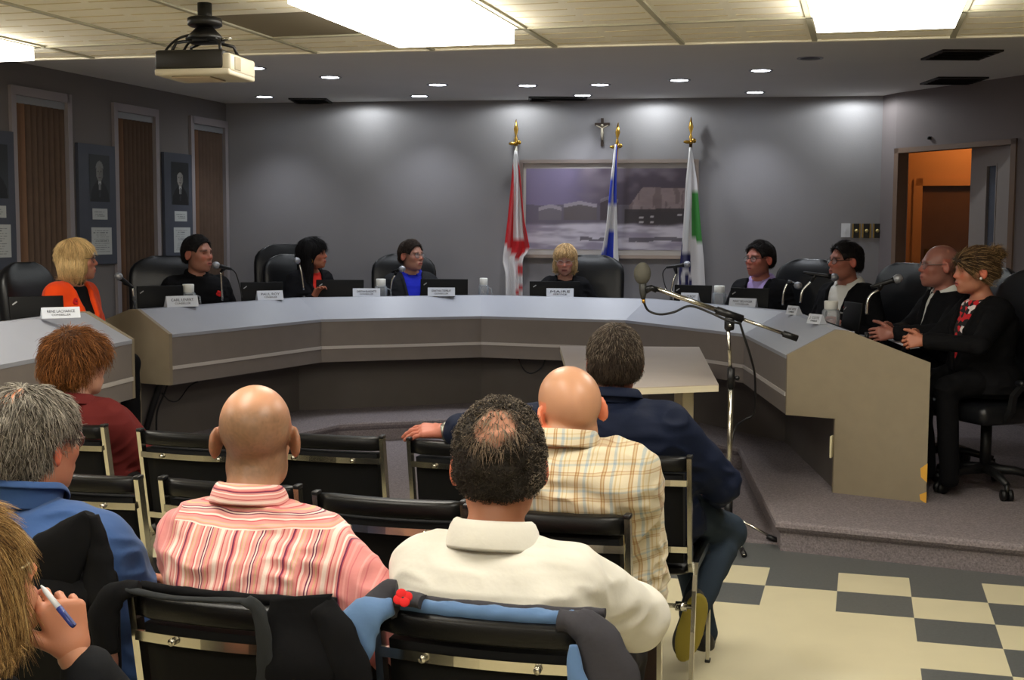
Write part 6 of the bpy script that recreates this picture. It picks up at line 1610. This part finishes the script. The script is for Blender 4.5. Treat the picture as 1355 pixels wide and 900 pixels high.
council('blonde woman with a short bob in an orange blazer at the separate left desk', 103, 316, Vector((C1.x - .02, C1.y + .03, 0)), 1.95, 1.30, chair='black leather chair behind the woman in orange', cyaw=1.75, hs=.97, fem=True, sh=.141, g=1.0, skin=(190, 130, 104), lips=(176, 80, 76), browc=(150, 120, 80),
        hair=dict(style='bob', thick=.014, col=(186, 154, 102), noise=(.002, 20), strands=[dict(n=3600, L=.055, lift=.001, flow='down', w=.0013, var=.16, jit=.04, col=(206, 178, 128), keep=BOBK), dict(n=900, L=.05, lift=.001, flow='down', w=.0013, var=.2, jit=.04, col=(150, 116, 70), keep=BOBK)]),
        top=dict(name='blazer', m=CL('orange_blazer', (226, 70, 22)), off=.016, trap=.036, v=(.075, .12, .1), wamp=.006), arms=dict(L=dict(w=(-.08, .16, .74), pole=(-.6, -.4, -.7)), R=dict(w=(.08, .16, .74), pole=(.6, -.4, -.7))), legs={s_: dict(kneel=(sg_ * .11, .28, .60), anklel=(sg_ * .11, .29, .10)) for s_, sg_ in (('L', -1), ('R', 1))}, under=dict(m=m_black_cloth, name='turtleneck'), collar_=dict(m=m_black_cloth, stand=.07, fold=.02, flare=.0, r=.004, gap=.05), spec=dict(frame=(60, 50, 46)), poppyat=(.80, 1), seed=21)
council('man with short dark hair in a black shirt speaking into a microphone', 262, 312, seat_at(258, 0, .72), 2.6, 2.05, dd=-.12, hs=1.08, g=1.24, sh=.188, skin=(180, 122, 98), browc=(30, 24, 20), hair=short_hair((20, 18, 18), (28, 25, 24), .006),
        stub=.3, stubc=(70, 56, 48), top=dict(name='shirt', m=m_black_cloth, off=.014, trap=.038, wamp=.006), collar_=dict(m=m_black_cloth, stand=.04, fold=.04, flare=.014), poppyat=(.74, -1), seed=22)
cm = seat_at(228, 0, .86); exec_chair(cm.x, cm.y, 2.75, arms=False, label='wide black leather chair beside the man in the black shirt')
hw = PY(413, 390, 9.95)
p10 = council('woman with long black hair and a hoop earring in black over a red top', 415, 314, seat_at(414, 1, .80), 2.45, 1.75, hroll=.06, chair='black leather chair behind the dark haired woman', hs=.99, fem=True, sh=.145, g=1.04, skin=(192, 122, 92), lips=(170, 66, 62), browc=(26, 20, 18),
        hair=dict(style='long', thick=.018, col=(14, 12, 13), noise=(.005, 30, .4), strands=[dict(n=2200, L=.08, lift=.002, flow='down', w=.0014, var=.3, jit=.06, col=(18, 15, 16), keep=BOBK), dict(n=200, L=.045, lift=.01, flow='rad', w=.002, col=(16, 14, 14), crown=(0, -.02, .12), keep=lambda q: (q[:, 1] > .05) & (q[:, 2] > .03))]),
        top=dict(name='cardigan', m=m_suit, off=.014, v=(.07, .15, .1), wamp=.006), under=dict(m=CL('red_top', (196, 44, 34)), name='red_top', off=.003), seed=23,
        arms=dict(L=dict(w=(-.10, .11, .79), pole=(-.7, -.5, -.5), f=(.7, .45, -.1)), R=dict(w=(.10, .17, .86), f=(-.35, .35, .85), curl=.5)))
ep = p10['H'].p(.084, -.004, -.050); mb = MB(); mb.tube([Vector(ep) + Vector(p10['H'].R @ np.array([.004, .022 * math.cos(a), .022 * math.sin(a)])) for a in np.linspace(0, 2 * PI, 16, endpoint=False)], .0022, 6, closed=True); obj('hoop_earring', mb, m_gold, p10['t'])
council('man with short brown hair and glasses in a grey jacket over a bright blue shirt', 545, 318, seat_at(545, 1, .80), 2.85, 2.25, chair='black leather chair behind the man in the blue shirt', hs=1.03, g=1.08, sh=.167, skin=(198, 142, 118), browc=(50, 38, 30), hair=short_hair((40, 32, 28), (54, 43, 36), .008), stub=.25, stubc=(90, 70, 56),
        top=dict(name='jacket', m=m_grey_suit, off=.018, trap=.034, v=(.09, .1, .1), wamp=.006), under=dict(m=CL('bright_blue_shirt', (32, 44, 190), .6), name='shirt', off=.004), collar_=dict(m=MATS['bright_blue_shirt'], stand=.034, fold=.044, flare=.022, gap=.45, r=.014), spec=dict(frame=(70, 66, 64)), seed=24)
council('blonde woman with glasses speaking at the centre of the desk below the painting', 748, 323.5, seat_at(748, 2, .77), 3.22, 3.25, hpitch=.22, dd=-.08, hs=.99, fem=True, sh=.145, g=1.06, skin=(206, 148, 126), lips=(126, 44, 48), browc=(150, 118, 90),
        hair=dict(style='bob', thick=.014, col=(176, 144, 100), noise=(.006, 26), strands=[dict(n=2600, L=.04, lift=.003, flow='down', w=.0013, var=.25, jit=.08, col=(200, 172, 128), keep=BOBK), dict(n=420, L=.018, lift=.003, flow='side', w=.0013, var=.25, jit=.15, col=(196, 160, 112), keep=lambda q: (q[:, 1] > .04) & (q[:, 2] > .05)), dict(n=600, L=.04, lift=.003, flow='down', w=.0013, var=.2, jit=.08, col=(132, 100, 64), keep=BOBK)]),
        top=dict(name='jacket', m=m_suit, off=.016, trap=.036, v=(.07, .3, .1), wamp=.006), under=dict(m=m_black_cloth, name='blouse', off=-.006), spec=dict(frame=(170, 160, 160)), poppyat=(.84, 1), seed=25)
cm = seat_at(774, 2, .82); exec_chair(cm.x, cm.y, 3.40, arms=False, label='black leather chair behind the blonde woman at the centre of the desk')
council('man with thick dark hair and glasses in a dark suit over a lavender shirt', 1005, 319, seat_at(1003, 3, .80), 3.75, 4.1, hs=1.06, g=1.14, sh=.172, skin=(196, 124, 106), browc=(40, 30, 26), hair=short_hair((24, 20, 19), (32, 27, 25), .012), belly=.02,
        top=dict(name='suit_jacket', m=m_suit, off=.018, trap=.034, v=(.085, .1, .1), wamp=.006), under=dict(m=CL('lavender_shirt', (180, 160, 222)), name='shirt', off=.004), collar_=dict(m=MATS['lavender_shirt'], stand=.034, fold=.044, flare=.022, gap=.45, r=.014), spec=dict(frame=(34, 30, 30), rad=.0018), seed=26)
cm = seat_at(1047, 3, .96); exec_chair(cm.x, cm.y, 3.85, arms=False, label='black leather chair beside the man in the lavender shirt')
council('man with dark hair and glasses in a dark jacket over an open white shirt', 1118, 320, seat_at(1116, 4, .70), 4.05, 4.45, hs=1.05, g=1.12, sh=.172, skin=(190, 122, 100), browc=(36, 28, 24), hair=short_hair((24, 20, 19), (30, 26, 24), .009, extra=lambda V, H: H.ell(V, (0, -.075, -.03), (.055, .04, .05), .02)),
        top=dict(name='jacket', m=m_suit, off=.018, trap=.034, v=(.10, .05, .1), wamp=.006), under=dict(m=CL('white_shirt', (222, 222, 218)), name='shirt', off=.004), collar_=dict(m=MATS['white_shirt'], stand=.036, fold=.046, flare=.024, gap=.5, r=.014), spec=dict(frame=(34, 30, 30), rad=.0018), poppyat=(.70, -1), seed=27)
cm = seat_at(1152, 4, .84); exec_chair(cm.x, cm.y, 4.3, arms=False, label='black leather chair behind the man in the open white shirt')
hz = ZW + .055
r8 = seat_at(1249, 4, 1.02); h8 = PY(1184, 441, 7.15); h8.z = hz + .005
council('bald man with glasses in a dark suit and tie next to the open door', 1243, 324.5, r8, 4.55, 4.72, chair='black leather chair under the bald man next to the open door', carms=False, hs=1.04, g=1.12, sh=.167, dd=.0, skin=(184, 122, 104), browc=(110, 84, 70), stub=.3, stubc=(140, 100, 86), bald=True, belly=.03,
        top=dict(name='suit_jacket', m=m_suit, off=.018, trap=.034, v=(.042, .1, .1), wamp=.006), under=dict(m=MATS['white_shirt'], name='shirt', off=.004), collar_=dict(m=MATS['white_shirt'], stand=.040, fold=.036, flare=.012, gap=.4, r=.014), spec=dict(frame=(120, 110, 110)), seed=28,
        arms=dict(L=dict(w=tuple(h8), world=True, pole=(-.8, -.3, -.5), f=(-1, .0, -.06), fworld=True, th=(-.2, .2, .8), curl=.5), R=dict(w=tuple(h8 + Vector((.04, .14, 0))), world=True, pole=(.8, -.3, -.5), f=(-1, -.3, -.06), fworld=True, th=(-.2, -.4, .8), curl=.5)))
r9 = seat_at(1308, 4, 1.06); h9 = PY(1224, 459, 6.62); h9.z = hz + .01
p9 = council('woman with a blonde streaked bun in a black cardigan and red floral top', 1290, 327, r9, 4.5, 4.66, hpitch=.05, chair='black leather chair of the woman with the bun, its castered base in view', cyaw=4.35, hs=1.0, fem=True, sh=.148, g=1.12, belly=.02, skin=(202, 134, 104), lips=(190, 84, 80), browc=(110, 80, 54),
        hair=dict(style='bun', thick=.014, col=(62, 46, 31), noise=(.006, 34), strands=[dict(n=2200, L=.06, lift=.002, flow='back', w=.0011, var=.35, jit=.1, col=(84, 63, 42), crown=(0, -.12, .08)), dict(n=700, L=.06, lift=.002, flow='back', w=.0011, var=.25, jit=.1, col=(168, 138, 96), crown=(0, -.12, .08)), dict(n=160, L=.05, lift=.02, flow='curl', w=.0012, col=(150, 120, 80), keep=lambda q: (q[:, 2] > .06) & (q[:, 1] < -.08))]),
        top=dict(name='cardigan', m=MATS['black_cloth'], off=.016, trap=.036, v=(.10, .18, .05), wamp=.006), under=dict(m=pattern_mat('red_floral_print', 'floral'), name='floral_top', off=.006), seed=29,
        arms=dict(L=dict(w=tuple(h9), world=True, pole=(-.8, -.3, -.5), f=(-1, .15, -.08), fworld=True, th=(.0, .3, .8), curl=.75), R=dict(w=tuple(h9 + Vector((.02, .13, 0))), world=True, pole=(.8, -.3, -.5), f=(-1, -.35, -.05), fworld=True, th=(-.2, -.4, .8), curl=.6)))
mb = MB(); mb.ball(p9['H'].p(-.081, -.004, -.034), .008, 12, 8); obj('earring', mb, mat('pearl', (230, 226, 220), .2), p9['t'])

# ------------------------------------------------------------------ coats on the audience chairs
def drape(name, label, m, chair_key, x0, x1, front, back, th=.018, seed=0.0, amp=.012, parent=None, edge=0.0):
    """cloth folded over a chair's top rail between local x0..x1: front/back hang lengths (m)"""
    root = aud[chair_key]; L_ = thing(name, label, 'jacket', root, -YAW) if parent is None else parent
    X = np.linspace(x0, x1, 30); prof = []
    yc, zt = -.262, .842
    nb_, nf_ = 12, 8
    for k in range(nb_): s = 1 - k / nb_; prof.append((-1, s))
    for k in range(9): prof.append((0, k / 8))
    for k in range(1, nf_ + 1): prof.append((1, k / nf_))
    rows = []
    for i, x in enumerate(X):
        row = []; bow = -.024 * max(0, 1 - (x / .22) ** 2); e = edge * math.sin(i * .9 + seed)
        bl_ = back(x) if callable(back) else back; fl_ = front(x) if callable(front) else front
        for side, s in prof:
            if side == -1: y, z = yc - .050 - .004, zt - .025 - s * bl_
            elif side == 0: a = PI * (1 - s); y, z = yc + .046 * math.cos(a) + .0, zt - .012 + .018 * math.sin(a)
            else: y, z = yc + .052, zt - .025 - s * fl_
            n_ = float(fbm(np.array([x * 9 + seed]), np.array([z * 7.0]), np.array([side * .7 + seed]))[0]) - .42
            y += bow + (n_ * amp * 3 if side == -1 else n_ * amp * .8) - (abs(n_) * .01 if side == -1 else 0) - (.012 * s if side == -1 else 0); z += n_ * amp * (1.5 if side == 0 else .6) + e * (s if side else 0)
            row.append(Vector((x + n_ * .012, y, z)))
        rows.append(row)
    mb = MB(); mb.grid(rows); o = obj('cloth', mb, m, L_, normals=False)
    md = o.modifiers.new('thickness', 'SOLIDIFY'); md.thickness = th; md.offset = 1
    md = o.modifiers.new('smooth', 'SUBSURF'); md.levels = 1; md.render_levels = 1
    return L_
m_bluej = CL('steel_blue_jacket', (84, 112, 150), .75); m_greyj = CL('dark_grey_jacket', (56, 55, 60), .8); m_hood = CL('charcoal_hoodie', (17, 17, 19), .95)
def hanging(parent, name, m, pts, w, th, seed=0.0, along=False):
    """a flat sleeve-like strip of cloth along pts (chair-local), width list w"""
    P = [Vector(p) for p in pts]; Q, W_ = [], []
    for i in range(len(P) - 1):
        p0, p1, p2, p3 = P[max(i - 1, 0)], P[i], P[i + 1], P[min(i + 2, len(P) - 1)]
        for k in range(6):
            u = k / 6; Q.append(.5 * ((2 * p1) + (p2 - p0) * u + (2 * p0 - 5 * p1 + 4 * p2 - p3) * u * u + (3 * p1 - p0 - 3 * p2 + p3) * u ** 3)); W_.append(w[i] + (w[i + 1] - w[i]) * u)
    Q.append(P[-1]); W_.append(w[-1]); rows = []
    for i, q in enumerate(Q):
        t_ = (Q[min(i + 1, len(Q) - 1)] - Q[max(i - 1, 0)]).normalized(); sd_ = Vector((1, 0, 0)) - t_ * t_.x
        sd_ = Vector((0, 1, 0)) if along else (sd_.normalized() if sd_.length > .1 else Vector((0, 1, 0))); n_ = t_.cross(sd_); ring = []
        for k in range(14):
            a = 2 * PI * k / 14; f_ = 1 + .25 * math.sin(3 * a + i * .8 + seed) * (.5 + .5 * math.sin(i * .7 + seed))
            ring.append(q + sd_ * (math.cos(a) * W_[i] / 2 * (1 + .06 * math.sin(i * 1.3 + seed))) + n_ * (math.sin(a) * th / 2 * f_))
        rows.append(ring)
    mb = MB(); mb.grid(rows, closed=True); n = len(rows) * 14; mb.f += [tuple(range(14))[::-1], tuple(range(n - 14, n))]; mb.mi += [0, 0]; mb.sm += [False, False]
    return obj(name, mb, m, parent)
jk = thing('jacket', 'steel blue and dark grey jacket draped over the chair of the white polo man', 'jacket', aud['j'], -YAW)
RY = lambda x: -.262 - .024 * (1 - (x / .22) ** 2)
hanging(jk, 'lining_roll', m_bluej, [(x, RY(x) + .012, .842) for x in (-.17, -.11, -.05, .01, .07, .13, .17)], [.03] * 7, .030, 1, True)
hanging(jk, 'collar_fold', m_greyj, [(x, RY(x) + .026, .850) for x in (-.15, -.05, .05, .12, .19, .225)], [.02] * 6, .020, 3, True)
hanging(jk, 'shoulder_yoke', m_greyj, [(-.12, RY(.12) + .002, .856), (-.165, RY(.165) - .004, .858), (-.205, RY(.2) - .018, .846), (-.235, -.33, .80)], [.05, .075, .075, .045], .024, 2)
hanging(jk, 'sleeve', m_bluej, [(-.17, -.30, .848), (-.215, -.318, .832), (-.25, -.338, .775), (-.275, -.345, .69), (-.285, -.34, .53)], [.03, .08, .11, .12, .11], .030, 1)
hanging(jk, 'sleeve', m_greyj, [(.15, -.285, .845), (.205, -.295, .838), (.245, -.318, .78), (.275, -.335, .69), (.31, -.33, .50)], [.04, .07, .10, .11, .11], .040, 3)
hanging(jk, 'cuff_lining', m_bluej, [(.185, -.325, .815), (.195, -.345, .765), (.225, -.36, .70), (.255, -.355, .62)], [.015, .035, .045, .04], .018, 4)
pq = PY(533, 792, 2.33); Rj = rotz(YAW) @ (np.array(pq) - np.array(aud['j']))
t = thing('poppy_pin', 'red felt poppy pin lying on the blue jacket over the chair back', 'pin', pq, 0)
poppy(t, (0, 0, 0), (.1, -.75, .6), .017); 
t.children[0].name = 'petals'
hd = thing('hoodie', 'black hoodie hanging over the chair back of the pink striped shirt man', 'hoodie', aud['i'], -YAW)
hanging(hd, 'body_fold', m_hood, [(x, RY(x) + .020, .842) for x in (-.21, -.14, -.07, .0, .07, .14, .21)], [.022] * 7, .020, 2, True)
hanging(hd, 'sleeve', m_hood, [(-.19, -.285, .850), (-.235, -.300, .838), (-.258, -.31, .79), (-.25, -.31, .72)], [.03, .055, .07, .05], .030, 5)
hanging(hd, 'waist_band', CL('grey_hoodie_band', (44, 46, 48), .95), [(-.21, -.300, .850), (-.10, -.316, .846), (.0, -.322, .852), (.075, -.324, .852), (.10, -.334, .81), (.105, -.336, .75), (.10, -.334, .70)], [.016, .018, .02, .026, .032, .034, .03], .010, 6)
hanging(hd, 'back_panel', m_hood, [(.155, RY(.155) - .010, .862), (.165, RY(.16) - .030, .80), (.175, -.335, .74), (.185, -.33, .68)], [.13, .15, .15, .12], .022, 9)
hanging(hd, 'sleeve', m_hood, [(.20, -.285, .845), (.245, -.31, .80), (.275, -.325, .73), (.30, -.325, .64), (.31, -.31, .52)], [.05, .07, .09, .08, .08], .035, 7)
bc = drape('coat', 'black coat draped over the shoulder side of the chair of the blue fleece man', m_black_cloth, 'k', .05, .22, .2, .04, .014, 7.0, .012)
hanging(bc, 'collar', m_black_cloth, [(.04, -.30, .80), (.10, -.305, .845), (.155, -.30, .905), (.20, -.285, .975)], [.14, .15, .12, .02], .03, 8)
hanging(bc, 'lapel', m_black_cloth, [(.205, -.28, .97), (.215, -.285, .91), (.225, -.295, .85), (.235, -.31, .79)], [.02, .06, .08, .08], .03, 9)
